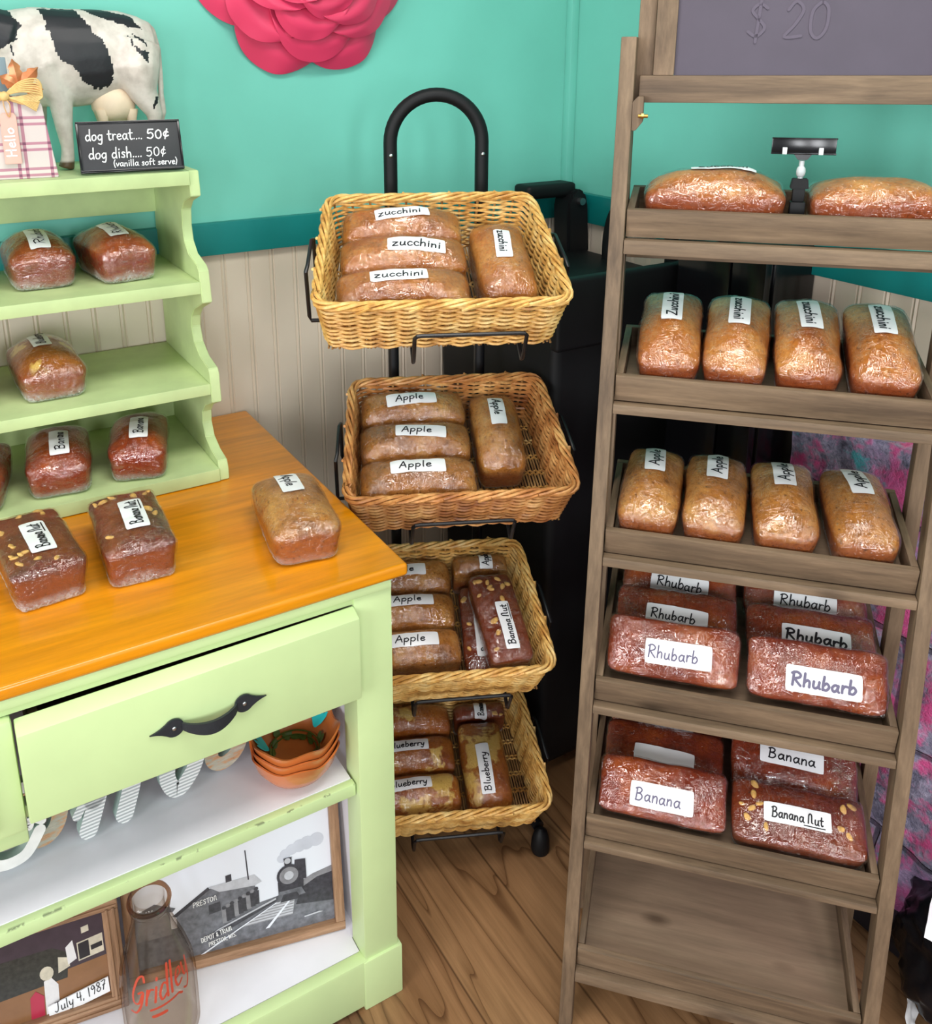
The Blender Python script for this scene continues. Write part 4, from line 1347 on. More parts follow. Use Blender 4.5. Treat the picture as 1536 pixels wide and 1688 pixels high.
def in_tray(i, x, y, ang=0, tilt=0, z=-0.0335, roll=0):
    """y = front bottom edge of the loaf; tilt leans its top face to the front"""
    return TM[i] @ Matrix.Translation((x, y, z)) @ Matrix.Rotation(math.radians(tilt), 4, 'X') @ Matrix.Rotation(math.radians(ang), 4, 'Z')
def row(kind, i, x, y, W, tilt, label, g, text, lx=0, ly=0, la=0, ang=0, z=-0.0302, **kw):
    M = TM[i] @ Matrix.Translation((x, y, z)) @ Matrix.Rotation(math.radians(ang), 4, 'Z') @ Matrix.Rotation(math.radians(tilt), 4, 'X') @ Matrix.Translation((0, W / 2, 0))
    return loaf(kind, M, label, g, text, W=W, lab=(lx, ly, la), **kw)
g = 'zucchini loaves on the top ladder tray'
row('zucchini', 0, -0.096, 0.016, 0.095, 0, 'zucchini loaf on the top ladder tray, left of the black sign clip', g, 'zucchini', lx=0.01, ly=0.012, L=0.190, dome=0.024, seed=31)
row('zucchini', 0, 0.1135, 0.016, 0.095, 0, 'unlabelled loaf on the top ladder tray, right of the black sign clip', g, None, L=0.168, dome=0.018, seed=32, lw=None)
g = 'zucchini loaves on the second ladder tray'
for k, (x, dx, txt, la, an, lab_) in enumerate(((-0.141, 0.012, 'Zucchini', 0, 90, 'zucchini loaf on the second ladder tray, first from the left, its writing reading upward'),
                           (-0.046, 0.012, 'zucchini', 180, 87, 'zucchini loaf on the second ladder tray, second from the left'),
                           (0.050, 0.014, 'zucchini', 184, 88, 'zucchini loaf on the second ladder tray, third from the left, with a crooked sticker'),
                           (0.147, 0.014, 'zucchini', 180, 90, 'zucchini loaf on the second ladder tray, rightmost of the four'))):
    L = 0.180
    M = TM[1] @ Matrix.Translation((x, dx + 0.009, -0.0315)) @ Matrix.Rotation(math.radians(13), 4, 'X') @ Matrix.Translation((0, L / 2, 0)) @ Matrix.Rotation(math.radians(an), 4, 'Z')
    loaf('zucchini', M, lab_, g, txt, L, 0.0905, 0.054, 0.024, lab=(0.022, 0.0, la), lw=0.078, lh=0.030, seed=33 + k, width=0.062, bold=1.1)
g = 'apple loaves on the third ladder tray'
for k, (x, an, la, lab_) in enumerate(((-0.151, 87, 4, 'apple loaf on the third ladder tray, leftmost of the four'),
                           (-0.057, 88, 0, 'apple loaf on the third ladder tray, second from the left'),
                           (0.040, 91, 0, 'darker apple loaf on the third ladder tray, third from the left'),
                           (0.143, 93, 5, 'apple loaf on the third ladder tray, rightmost with a gap beside it'))):
    L = 0.175
    M = TM[2] @ Matrix.Translation((x, 0.0165, -0.0322)) @ Matrix.Rotation(math.radians(5), 4, 'X') @ Matrix.Translation((0, L / 2, 0)) @ Matrix.Rotation(math.radians(an), 4, 'Z')
    loaf('apple', M, lab_, g, 'Apple', L, 0.0915, 0.054, 0.024, lab=(0.032, 0.0, la), lw=0.07, lh=0.031, seed=38 + k, width=0.05)
g = 'rhubarb loaves on the fourth ladder tray'
TR = 46
row('rhubarb', 3, -0.101, 0.054, 0.088, TR, 'rhubarb loaf on the fourth ladder tray, front one of the left stack, black writing greyed as if overexposed', g, 'Rhubarb', lx=0.008, ly=-0.004, la=1, L=0.194, seed=44, ink='g', lw=0.098, lh=0.036, width=0.075, align=-0.08)
row('rhubarb', 3, -0.098, 0.118, 0.086, 20, 'rhubarb loaf on the fourth ladder tray, middle one of the left stack', g, 'Rhubarb', lx=0.0, ly=-0.012, la=-2, L=0.188, seed=45, lw=0.096, lh=0.032, width=0.07, align=-0.06)
row('rhubarb', 3, -0.096, 0.222, 0.066, 26, 'rhubarb loaf on the fourth ladder tray, rear one of the left stack', g, 'Rhubarb', lx=0.0, ly=-0.014, la=-3, L=0.188, seed=46, lw=0.094, lh=0.031, width=0.075)
row('rhubarb', 3, 0.104, 0.054, 0.088, TR, 'rhubarb loaf on the fourth ladder tray, front one of the right stack, thick black writing greyed as if overexposed', g, 'Rhubarb', lx=0.008, ly=-0.010, la=0, L=0.194, seed=47, ink='g', lw=0.104, lh=0.037, width=0.09, bold=1.8)
row('rhubarb', 3, 0.104, 0.118, 0.086, 20, 'rhubarb loaf on the fourth ladder tray, middle one of the right stack, bold black writing', g, 'Rhubarb', lx=0.006, ly=-0.013, la=-1, L=0.188, seed=48, lw=0.1, lh=0.034, width=0.09, bold=1.6)
row('rhubarb', 3, 0.102, 0.222, 0.066, 26, 'rhubarb loaf on the fourth ladder tray, rear one of the right stack', g, 'Rhubarb', lx=0.0, ly=-0.014, la=-2, L=0.188, seed=49, lw=0.096, lh=0.032, width=0.078)
g = 'banana loaves on the fifth ladder tray'
TB = 34
row('banana', 4, -0.100, 0.036, 0.086, 30, 'banana loaf on the fifth ladder tray, front one of the left stack, black writing greyed as if overexposed', g, 'Banana', lx=0.0, ly=-0.012, la=0, L=0.194, seed=50, ink='g', lw=0.096, lh=0.036, width=0.07, align=-0.06)
row('banana', 4, -0.100, 0.109, 0.082, 4, 'banana loaf on the fifth ladder tray, middle one of the left stack, blank sticker showing', g, None, lx=0.0, ly=-0.024, la=-2, L=0.19, seed=51, lw=0.096, lh=0.026)
row('banana', 4, -0.098, 0.198, 0.078, 8, 'banana loaf on the fifth ladder tray, rear one of the left stack', g, 'Banana', lx=-0.002, ly=-0.020, la=-3, L=0.188, seed=52, lw=0.094, lh=0.032, width=0.07)
row('banana nut', 4, 0.101, 0.022, 0.094, 14, 'banana nut loaf with walnut pieces at the front right of the fifth ladder tray', None, 'Banana Nut', lx=-0.002, ly=-0.004, la=0, L=0.192, seed=53, lw=0.096, lh=0.029, width=0.074, nuts=13)
row('banana', 4, 0.101, 0.131, 0.080, 28, 'banana loaf on the fifth ladder tray, behind the banana nut loaf', g, 'Banana', lx=-0.004, ly=0.014, la=-2, L=0.19, seed=54, lw=0.096, lh=0.032, width=0.072)
row('banana', 4, 0.100, 0.222, 0.066, 28, 'dark banana loaf on the fifth ladder tray, rearmost of the right stack', g, None, L=0.188, seed=55, lw=None)

# ================================================================== pink paper flower on the wall
FC = Vector((0.742, YW, 1.735))
FL = thing('paper_flower', 'large hot pink paper flower hung on the teal wall', 'flower', Matrix.Translation(FC))
m_pink = M_plain('hot_pink_foam', srgb(226, 64, 104), 0.36, var=0.05, scale=8)
def petal(ang, r0, r1, halfw, lift0, lift1, cup, seed):
    """one ruffled petal: from radius r0 to r1, facing -y"""
    t = bmesh.new()
    nu, nv = 18, 14
    g = []
    for i in range(nu + 1):
        row_ = []
        for j in range(nv + 1):
            s = i / nu * 2 - 1
            v = j / nv
            wd = halfw * (0.35 + 0.65 * math.sin(PI * min(1, v * 0.78 + 0.1)) ** 0.7)
            rad = r0 + (r1 - r0) * v * (1 - 0.16 * abs(s) ** 2.5)
            wav = 0.005 * noise.noise((s * 1.3 + seed * 3.1, v * 1.0, seed)) * v
            rad += wav * 0.8
            lat = s * wd
            h = lift0 + (lift1 - lift0) * v + cup * (s * s) * v * 0.6 + wav * 1.0
            h += -0.020 * max(0, v - 0.78) / 0.22 * (v > 0.78)     # rim rolls back
            a = ang
            # wrap around the centre
            th = a + lat / max(rad, 0.05)
            row_.append(t.verts.new((rad * math.cos(th), -h, rad * math.sin(th))))
        g.append(row_)
    for i in range(nu):
        for j in range(nv):
            t.faces.new((g[i][j], g[i + 1][j], g[i + 1][j + 1], g[i][j + 1]))
    bmesh.ops.recalc_face_normals(t, faces=t.faces[:])
    bmesh.ops.solidify(t, geom=t.faces[:], thickness=0.0022)
    bmesh.ops.transform(t, matrix=Matrix.Translation(FC), verts=t.verts[:])
    return t
sd = 0
FS = 1.10
for n_, r0, r1, hw_, l0, l1, cup, a0 in ((7, 0.05, 0.206, 0.100, 0.030, 0.026, 0.016, -1.98), (7, 0.045, 0.178, 0.088, 0.046, 0.052, 0.018, -1.52), (6, 0.035, 0.142, 0.078, 0.062, 0.078, 0.020, -1.75), (5, 0.025, 0.105, 0.066, 0.076, 0.100, 0.022, -1.35), (4, 0.015, 0.070, 0.050, 0.085, 0.116, 0.024, -1.9)):
    for k in range(n_):
        sd += 1
        p = petal(a0 + 2 * PI * k / n_, r0 * FS, r1 * FS, hw_ * FS * 1.12, l0 + 0.004 * (k % 2), l1 + 0.006 * (k % 2), cup, sd)
        link_mesh('petal', p, m_pink, FL, 80)
b = MB(Matrix.Translation(FC)); b.ball((0, -0.105, 0), 0.030, sub=3, scale=(1, 0.7, 1))
link_mesh('bud', b, m_pink, FL, 80)
b = MB(Matrix.Translation(FC)); b.tube([(0, -0.002, 0), (0, -0.06, 0)], 0.06, 24)
link_mesh('backing', b, m_pink, FL, 40)

# ================================================================== cow figurine
CT = 1.3725
CW = thing('cow_figurine', 'black and white spotted cow figurine standing on top of the green hutch', 'figurine', Matrix.Translation((0.30, 1.655, CT)))
def cow_mesh():
    b = MB()
    def loft(secs, seg=20):
        rings = []
        for (x, zc, ry, rz, yc) in secs:
            ring = []
            for k in range(seg):
                a = 2 * PI * k / seg
                ring.append(b._v((x, yc + ry * math.cos(a), zc + rz * math.sin(a))))
            rings.append(ring)
        for A, B in zip(rings, rings[1:]):
            for k in range(seg):
                b.bm.faces.new((A[k], A[(k + 1) % seg], B[(k + 1) % seg], B[k]))
        b.bm.faces.new(rings[0][::-1])
        b.bm.faces.new(rings[-1])
    # trunk: chest (left) to rump (right); x from the thing's origin
    loft([(-0.150, 0.190, 0.012, 0.028, 0), (-0.140, 0.186, 0.030, 0.050, 0), (-0.115, 0.180, 0.043, 0.070, 0), (-0.075, 0.178, 0.050, 0.078, 0), (-0.025, 0.176, 0.056, 0.078, 0),
          (0.020, 0.178, 0.057, 0.076, 0), (0.060, 0.186, 0.053, 0.066, 0), (0.090, 0.190, 0.048, 0.054, 0), (0.108, 0.192, 0.036, 0.040, 0), (0.116, 0.194, 0.018, 0.020, 0)])
    # neck and head reaching left
    b.tube([(-0.115, 0, 0.205), (-0.165, 0, 0.225), (-0.205, 0, 0.245)], [0.046, 0.036, 0.030], 14)
    b.tube([(-0.200, 0, 0.258), (-0.225, 0, 0.240), (-0.262, 0, 0.212)], [0.030, 0.030, 0.019], 14)
    b.ball((-0.268, 0, 0.208), 0.020, sub=2, scale=(0.8, 1.05, 0.85))
    for s in (-1, 1):
        b.tube([(-0.200, s * 0.022, 0.262), (-0.196, s * 0.05, 0.262), (-0.198, s * 0.066, 0.252)], [0.008, 0.012, 0.004], 8)
        b.tube([(-0.204, s * 0.014, 0.278), (-0.204, s * 0.026, 0.292), (-0.210, s * 0.030, 0.304)], [0.006, 0.0045, 0.002], 8)
        # front leg
        fx = -0.050 if s < 0 else -0.082
        b.tube([(fx - 0.02, s * 0.022, 0.165), (fx, s * 0.028, 0.110), (fx, s * 0.028, 0.070), (fx + 0.002, s * 0.028, 0.034), (fx, s * 0.028, 0.014), (fx - 0.004, s * 0.028, 0.001)], [0.036, 0.020, 0.0145, 0.0105, 0.0115, 0.0135], 12)
        # hind leg: thigh, stifle, hock, shank
        hx = 0.085 if s < 0 else 0.030
        k = 0 if s < 0 else 0.004
        b.tube([(0.080, s * 0.026, 0.200), (0.072, s * 0.034, 0.160), (hx * 0.9 + 0.006, s * 0.034, 0.118), (hx + 0.014, s * 0.032, 0.082), (hx + 0.010, s * 0.030, 0.044), (hx + 0.006, s * 0.030, 0.016), (hx + 0.002, s * 0.030, 0.001)], [0.040, 0.042, 0.024, 0.0135, 0.0105, 0.0115, 0.0135], 12)
    # hip bones, tail
    b.ball((0.090, 0, 0.228), 0.020, sub=2, scale=(1.2, 1.2, 0.6))
    b.tube([(0.098, 0, 0.232), (0.113, 0, 0.222), (0.121, 0.0, 0.190), (0.122, 0.0, 0.150), (0.120, 0, 0.115), (0.119, 0, 0.085), (0.118, 0, 0.062)], [0.008, 0.0075, 0.006, 0.005, 0.006, 0.0085, 0.002], 10)
    return b
cb = cow_mesh()
me = bpy.data.meshes.new('tmp_cow')
cb.bm.to_mesh(me)
cb.bm.free()
tmp = bpy.data.objects.new('tmp_cow', me)
COL.objects.link(tmp)
md = tmp.modifiers.new('r', 'REMESH'); md.mode = 'VOXEL'; md.voxel_size = 0.0030
ms = tmp.modifiers.new('s', 'SMOOTH'); ms.iterations = 9; ms.factor = 0.5
bpy.context.view_layer.update()
dg = bpy.context.evaluated_depsgraph_get()
cow_me = bpy.data.meshes.new_from_object(tmp.evaluated_get(dg))
bpy.data.objects.remove(tmp)
bpy.data.meshes.remove(me)
# painted black patches, outlined in the body's own side view (x, z)
K = 0.1953
def _cp(zx, zy):
    """side-view outline point, in a 1536 grid covering the animal's flank"""
    px, py = zx * K, zy * K
    return (-0.126 + px * 0.0009, 0.2525 - (py - 12) * 0.00093)
PATCH = [
 [(330, 60), (640, 60), (740, 200), (755, 270), (825, 310), (870, 430), (910, 590), (890, 700), (850, 745), (815, 715), (790, 770), (760, 725), (735, 765), (722, 720), (650, 700), (590, 610), (540, 540), (440, 490), (410, 400), (400, 250), (350, 250), (370, 190)],
 [(700, 50), (860, 50), (1010, 90), (1140, 120), (1215, 240), (1170, 215), (1080, 205), (950, 160), (800, 115)],
 [(1060, 270), (1100, 370), (1160, 410), (1225, 430), (1205, 470), (1215, 540), (1150, 460), (1090, 390), (1065, 320)],
 [(1110, 265), (1180, 300), (1225, 390), (1150, 330)],
 [(1280, 820), (1310, 830), (1290, 900), (1245, 950), (1250, 880)],
 [(-420, -200), (40, -60), (80, 60), (110, 130), (160, 200), (110, 270), (110, 330), (60, 350), (62, 500), (40, 360), (-60, 420), (-240, 300), (-420, 200)],
]
PATCH = [[_cp(*p) for p in q] for q in PATCH]
def inside(p, poly):
    x, y = p
    c = False
    n = len(poly)
    j = n - 1
    for i in range(n):
        if ((poly[i][1] > y) != (poly[j][1] > y)) and (x < (poly[j][0] - poly[i][0]) * (y - poly[i][1]) / (poly[j][1] - poly[i][1] + 1e-12) + poly[i][0]):
            c = not c
        j = i
    return c
at = cow_me.attributes.new('patch', 'FLOAT', 'POINT')
for v in cow_me.vertices:
    w = noise.noise_vector(v.co * 120) * 0.0025
    q = (v.co.x + w.x, v.co.z + w.z)
    at.data[v.index].value = 1.0 if any(inside(q, pl) for pl in PATCH) else 0.0
def _cow(nt, out):
    a = nt.nodes.new('ShaderNodeAttribute')
    a.attribute_name = 'patch'
    f = noise_tex(nt, coords(nt), 40, 4)
    w = ramp(nt, f, [(0.3, srgb(184, 174, 164)), (0.6, srgb(214, 205, 195))])
    k = ramp(nt, a.outputs['Fac'], [(0.42, (0, 0, 0, 1)), (0.58, (1, 1, 1, 1))])
    # hooves
    tc = nt.nodes.new('ShaderNodeTexCoord')
    sp = nt.nodes.new('ShaderNodeSeparateXYZ')
    nt.links.new(tc.outputs['Object'], sp.inputs[0])
    hf = ramp(nt, sp.outputs['Z'], [(0.013, (1, 1, 1, 1)), (0.016, (0, 0, 0, 1))])
    c = mixc(nt, hf, mixc(nt, k, w, srgb(26, 27, 32)), srgb(92, 72, 48))
    principled(nt, out, c, 0.5, 0, bump(nt, noise_tex(nt, coords(nt), 55, 5), 0.25, 0.003))
m_cow = mat('cow_paint', _cow)
cow_me.materials.clear()
cow_me.materials.append(m_cow)
cow_me.shade_smooth()
zmin = min(v.co.z for v in cow_me.vertices)
cow_me.transform(Matrix.Translation((0, 0, -zmin)))
cb = bpy.data.objects.new('body', cow_me)
COL.objects.link(cb)
cb.parent = CW
b = MB()
b.ball((0.036, -0.010, 0.104), 0.036, sub=3, scale=(1.02, 0.95, 0.95))
for dx, dy in ((-0.014, -0.018), (0.016, -0.018), (-0.012, 0.016), (0.018, 0.016)):
    b.tube([(0.036 + dx * 1.5, dy - 0.006, 0.094), (0.036 + dx * 1.55, dy - 0.008, 0.072), (0.037 + dx * 1.6, dy - 0.008, 0.060)], [0.013, 0.0068, 0.0036], 10)
ud = link_mesh('udder', b, M_plain('udder_paint', srgb(228, 206, 178), 0.5, var=0.1, scale=40), CW, 60, world=False)
ud['label'] = 'cream coloured udder with teats'

# ================================================================== plaid block, chalk price sign
def _plaid(nt, out):
    tc = nt.nodes.new('ShaderNodeTexCoord')
    sp = nt.nodes.new('ShaderNodeSeparateXYZ')
    nt.links.new(tc.outputs['Object'], sp.inputs[0])
    def bands(s, per, offs, w):
        tot = None
        for o in offs:
            f = math_n(nt, 'FRACT', math_n(nt, 'DIVIDE', math_n(nt, 'ADD', s, 10 * per - o), per))
            m = math_n(nt, 'LESS_THAN', f, w / per)
            tot = m if tot is None else math_n(nt, 'MAXIMUM', tot, m)
        return tot
    vx = bands(sp.outputs['X'], 0.046, (0.006, 0.0165), 0.0048)
    vz = bands(sp.outputs['Z'], 0.0385, (0.003, 0.0125), 0.0042)
    lt = (srgb(204, 192, 188), srgb(176, 122, 138), srgb(122, 66, 92))
    c = mixc(nt, vx, lt[0], lt[1])
    c = mixc(nt, vz, c, mixc(nt, vx, lt[1], lt[2]))
    principled(nt, out, c, 0.5)
m_plaid = mat('plaid_print', _plaid)
PM = Matrix.Translation((0.158, 1.548, 1.3722)) @ Matrix.Rotation(math.radians(-6), 4, 'Z')
PL = thing('plaid_pumpkin', 'plaid wooden pumpkin block with a grey stem, leaf and raffia bow, beside the cow', 'decoration', PM)
b = MB(PM)
b.prism([(-0.064, 0), (0.063, 0), (0.050, 0.112), (0.033, 0.124), (-0.032, 0.124), (-0.050, 0.112)], -0.010, 0.010, bev=0.001)
link_mesh('block', b, m_plaid, PL)
b = MB(PM); b.box(-0.012, 0.008, -0.008, 0.008, 0.123, 0.180, 0.0015)
link_mesh('stem', b, M_plain('grey_blue_paint', srgb(120, 138, 146), 0.5, var=0.1), PL)
b = MB(PM)
def leaf_fn(cx, cz, a, ln, wd):
    def f(i, j):
        s = j * 2 - 1
        w = wd * math.sin(PI * min(1, i * 0.95 + 0.03)) * (1 + 0.22 * math.sin(i * 19))
        x, z = i * ln, s * w
        return (cx + x * math.cos(a) - z * math.sin(a), -0.0125 - 0.004 * (1 - abs(s)) - 0.003 * math.sin(i * 3), cz + x * math.sin(a) + z * math.cos(a))
    return f
for a, ln in ((1.7, 0.040), (0.75, 0.040), (2.6, 0.03), (-0.15, 0.034)):
    b.grid(leaf_fn(0.022, 0.138, a, ln, 0.0095), 10, 6)
link_mesh('maple_leaf', b, M_plain('copper_leaf', srgb(204, 128, 82), 0.35, 0.3, var=0.2, scale=60), PL)
b = MB(PM)
for k in range(7):
    dz = 0.0022 * (k - 3)
    for sx in (1, -1):
        b.tube(catmull([(0.0, -0.014, 0.125), (sx * 0.022, -0.019, 0.137 + dz), (sx * 0.046, -0.018, 0.138 + dz * 1.6), (sx * 0.052, -0.016, 0.128 + dz), (sx * 0.03, -0.015, 0.118 + dz), (0.0, -0.013, 0.121)], 5), 0.0013, 5)
    b.tube(catmull([(0.0, -0.015, 0.123), (0.02 + 0.003 * k, -0.017, 0.116), (0.042 + 0.001 * k, -0.015, 0.108 + dz)], 4), 0.0012, 5)
b.ball((0.0, -0.016, 0.124), 0.0075, scale=(1, 0.7, 1))
link_mesh('raffia_bow', b, M_plain('raffia', srgb(226, 190, 124), 0.6, var=0.2, scale=90), PL, 60)
b = MB(PM); b.prism([(-0.011, 0.024), (0.013, 0.024), (0.0125, 0.095), (0.009, 0.100), (-0.007, 0.100), (-0.0105, 0.095)], -0.017, -0.012, bev=0.0007)
tagp = link_mesh('wooden_tag', b, M_plain('pink_tag', srgb(222, 174, 160), 0.5, var=0.06), PL)
b = MB()
text_mesh('Hello', PM @ Matrix.Translation((0.0065, -0.0175, 0.057)) @ Matrix.Rotation(PI / 2, 4, 'X') @ Matrix.Rotation(PI / 2, 4, 'Z'), 0.0135, 0.0023, True, 5, 0, 0.044, mb=b)
link_mesh('lettering', b, m_chalkw, tagp, 0)
b = MB(PM); b.tube(catmull([(-0.002, -0.016, 0.122), (0.006, -0.0185, 0.112), (0.003, -0.0185, 0.094), (-0.002, -0.0185, 0.108), (-0.003, -0.0165, 0.122)], 5), 0.0009, 6)
link_mesh('string', b, M_plain('raffia'.upper(), srgb(206, 160, 110), 0.6), tagp)

SM = Matrix.Translation((0.331, 1.515, 1.3752)) @ Matrix.Rotation(math.radians(-7), 4, 'Z') @ Matrix.Rotation(math.radians(-17), 4, 'X')
SG = thing('price_sign', 'small black chalkboard sign with dog treat prices on top of the hutch', 'sign', SM)
b = MB(SM); b.box(-0.080, 0.080, 0.0, 0.010, 0.001, 0.082, 0.0012)
link_mesh('board', b, M_plain('blackboard', srgb(38, 38, 42), 0.5, var=0.15, scale=30), SG)
b = MB(SM)
for a in ((-0.080, 0.080, 0.0785, 0.082), (-0.080, 0.080, 0.001, 0.0045), (-0.080, -0.0765, 0.0045, 0.0785), (0.0765, 0.080, 0.0045, 0.0785)):
    b.box(a[0], a[1], -0.0022, -0.0002, a[2], a[3], 0.0006)
link_mesh('border', b, m_blackgl, SG)
b = MB()
RX = Matrix.Rotation(PI / 2, 4, 'X')
def sline(txt, x, z, h, w, pen, sd):
    text_mesh(txt, SM @ Matrix.Translation((x, -0.0006, z)) @ RX, h, pen, False, sd, 0.05, w, mb=b)
sline('dog treat....', -0.068, 0.052, 0.0175, 0.088, 0.0018, 1)
sline('50¢', 0.026, 0.052, 0.0150, 0.036, 0.0021, 2)
sline('dog dish....', -0.066, 0.023, 0.0175, 0.082, 0.0018, 3)
sline('50¢', 0.022, 0.024, 0.0150, 0.032, 0.0016, 4)
sline('(vanilla soft serve)', -0.030, 0.0095, 0.0105, 0.100, 0.0013, 5)
link_mesh('chalk_lettering', b, m_chalkw, SG, 0)

# ================================================================== sign clip on the top ladder tray
KM = LM @ Matrix.Translation((0.143, 1.352, 1.343))
KC = thing('sign_clip', 'black plastic sign clip with an empty holder standing behind the top ladder tray', 'sign clip', KM)
b = MB(KM); b.box(-0.010, 0.010, -0.006, 0.012, -0.008, 0.012, 0.002); b.box(-0.008, 0.008, -0.003, 0.010, 0.012, 0.036, 0.002)
b.prism([(-0.012, 0.030), (0.012, 0.030), (0.010, 0.044), (-0.010, 0.044)], -0.005, 0.008, bev=0.001)
link_mesh('clamp', b, m_blackpl, KC)
b = MB(KM); b.ball((0, 0.002, 0.053), 0.0075, scale=(0.85, 0.85, 1.25)); b.tube([(0, 0.002, 0.04), (0, 0.002, 0.068)], 0.0035, 10)
j = link_mesh('ball_joint', b, M_plain('clear_grey_plastic', srgb(186, 192, 194), 0.25), KC)
j['label'] = 'pale translucent plastic ball joint'
b = MB(KM); b.box(-0.041, 0.041, -0.003, 0.002, 0.078, 0.098, 0.0012); b.box(-0.0415, 0.0415, -0.005, -0.002, 0.0765, 0.079, 0.0008); b.box(-0.0415, 0.0415, -0.005, -0.002, 0.097, 0.099, 0.0008)
b.prism([(-0.012, 0.0775), (0.012, 0.0775), (0.006, 0.069), (-0.006, 0.069)], -0.003, 0.004, bev=0.0008)
hl = link_mesh('holder', b, m_blackgl, KC)
for x in (-0.024, 0.022):
    b = MB(KM); b.box(x - 0.003, x + 0.003, -0.0065, -0.002, 0.0765, 0.086, 0.0008)
    link_mesh('clip_tab', b, M_plain('clear_tab', srgb(206, 210, 210), 0.2), hl)

# ================================================================== things in the dresser
# terracotta bowls
m_terra = M_plain('glazed_terracotta', srgb(206, 116, 58), 0.25, var=0.12, scale=18, coat=0.3)
BC = (0.410, 1.136, 0.4615)
def bowl(zoff, i):
    M = Matrix.Translation((BC[0], BC[1], BC[2] + zoff)) @ Matrix.Rotation(0.3 + 0.08 * i, 4, 'Z') @ Matrix.Scale(1.14, 4)
    T = thing('terracotta_bowl', ('bottom scalloped terracotta bowl of the stack of three', 'middle scalloped terracotta bowl of the stack of three', 'top scalloped terracotta bowl of the stack, painted with leaves and turquoise flowers')[i], 'bowl', M, 'stacked terracotta bowls')
    pr = [(0.0, 0.003), (0.024, 0.0), (0.030, 0.001), (0.044, 0.012), (0.055, 0.028), (0.0605, 0.046), (0.062, 0.050), (0.0595, 0.050), (0.0575, 0.046), (0.052, 0.029), (0.041, 0.0145), (0.028, 0.005), (0.0, 0.005)]
    def fn(r, z, a):
        k = (z / 0.05) ** 2
        return r * (1 + 0.045 * k * math.cos(6 * a)), z + 0.0050 * k * math.cos(6 * a) if r > 0.03 else z
    b = MB(M); b.lathe(pr, 72, fn=fn)
    link_mesh('bowl_body', b, m_terra, T, 60)
    return T, M
for i, zo in enumerate((0.0, 0.0150, 0.030)):
    BT, BMx = bowl(zo, i)
rnd = random.Random(9)
m_leaf = M_plain('leaf_green_glaze', srgb(86, 104, 44), 0.3, var=0.2, scale=80)
m_turq = M_plain('turquoise_glaze', srgb(46, 204, 206), 0.3)
def bowl_z(r):
    return 0.0055 + 0.0305 * (max(0, r - 0.026) / 0.028) ** 1.3
b = MB(BMx)
for k in range(26):
    a = 2 * PI * k / 26 + rnd.uniform(-.1, .1)
    r = 0.031 + rnd.uniform(-0.004, 0.007)
    d = a + rnd.uniform(0.6, 2.3)
    ln, wd = 0.012, 0.0034
    pts = []
    for t in range(9):
        q = t / 8 * 2 * PI
        lx, ly = math.cos(q) * ln / 2, math.sin(q) * wd * (1 if True else 0)
        x, y = r * math.cos(a) + lx * math.cos(d) - ly * math.sin(d), r * math.sin(a) + lx * math.sin(d) + ly * math.cos(d)
        pts.append((x, y, bowl_z(math.hypot(x, y)) + 0.0022))
    b.poly(pts[:-1])
for k in range(2):
    b.tube([((0.030 + 0.004 * k) * math.cos(a), (0.030 + 0.004 * k) * math.sin(a), bowl_z(0.032 + 0.004 * k) + 0.0016) for a in [2 * PI * t / 40 for t in range(40)]], 0.0012, 5, closed=True)
link_mesh('leaf_wreath', b, m_leaf, BT, 60)
for aa, r in ((2.35, 0.036), (-0.05, 0.041), (-2.2, 0.033), (1.2, 0.040)):
    b = MB(BMx)
    big = 1.25 if aa != -2.2 else 0.5
    for pk in (-0.55, -0.2, 0.2, 0.55):
        d = aa + pk * 1.4
        bx, by = r * math.cos(aa), r * math.sin(aa)
        pts = []
        for t in range(8):
            q = t / 8 * 2 * PI
            lx, ly = 0.007 * big + math.cos(q) * 0.0085 * big, math.sin(q) * 0.003 * big
            x, y = bx + lx * math.cos(d) - ly * math.sin(d), by + lx * math.sin(d) + ly * math.cos(d)
            pts.append((x, y, bowl_z(math.hypot(x, y)) + 0.0044))
        b.poly(pts)
    link_mesh('turquoise_flower', b, m_turq, BT, 0)

# milk bottle
def _glass(nt, out):
    gl = nt.nodes.new('ShaderNodeBsdfGlossy')
    gl.inputs['Roughness'].default_value = 0.03
    tr = nt.nodes.new('ShaderNodeBsdfTransparent')
    lw = nt.nodes.new('ShaderNodeLayerWeight')
    lw.inputs['Blend'].default_value = 0.35
    c = ramp(nt, lw.outputs['Facing'], [(0.0, (0.95, 0.93, 0.91, 1)), (0.55, (0.88, 0.84, 0.80, 1)), (0.85, (0.66, 0.56, 0.48, 1)), (1.0, (0.36, 0.25, 0.18, 1))])
    nt.links.new(c, tr.inputs['Color'])
    mx = nt.nodes.new('ShaderNodeMixShader')
    fc = math_n(nt, 'ADD', math_n(nt, 'MULTIPLY', math_n(nt, 'POWER', lw.outputs['Facing'], 3.0), 0.35), 0.03)
    nt.links.new(fc, mx.inputs[0])
    nt.links.new(tr.outputs[0], mx.inputs[1])
    nt.links.new(gl.outputs[0], mx.inputs[2])
    nt.links.new(mx.outputs[0], out.inputs['Surface'])
m_glass = mat('bottle_glass', _glass)
BX = (0.165, 1.118, 0.1058)
BO = thing('milk_bottle', 'clear glass milk bottle with red script lettering on the bottom shelf', 'bottle', Matrix.Translation(BX) @ Matrix.Rotation(math.radians(8), 4, 'Z'))
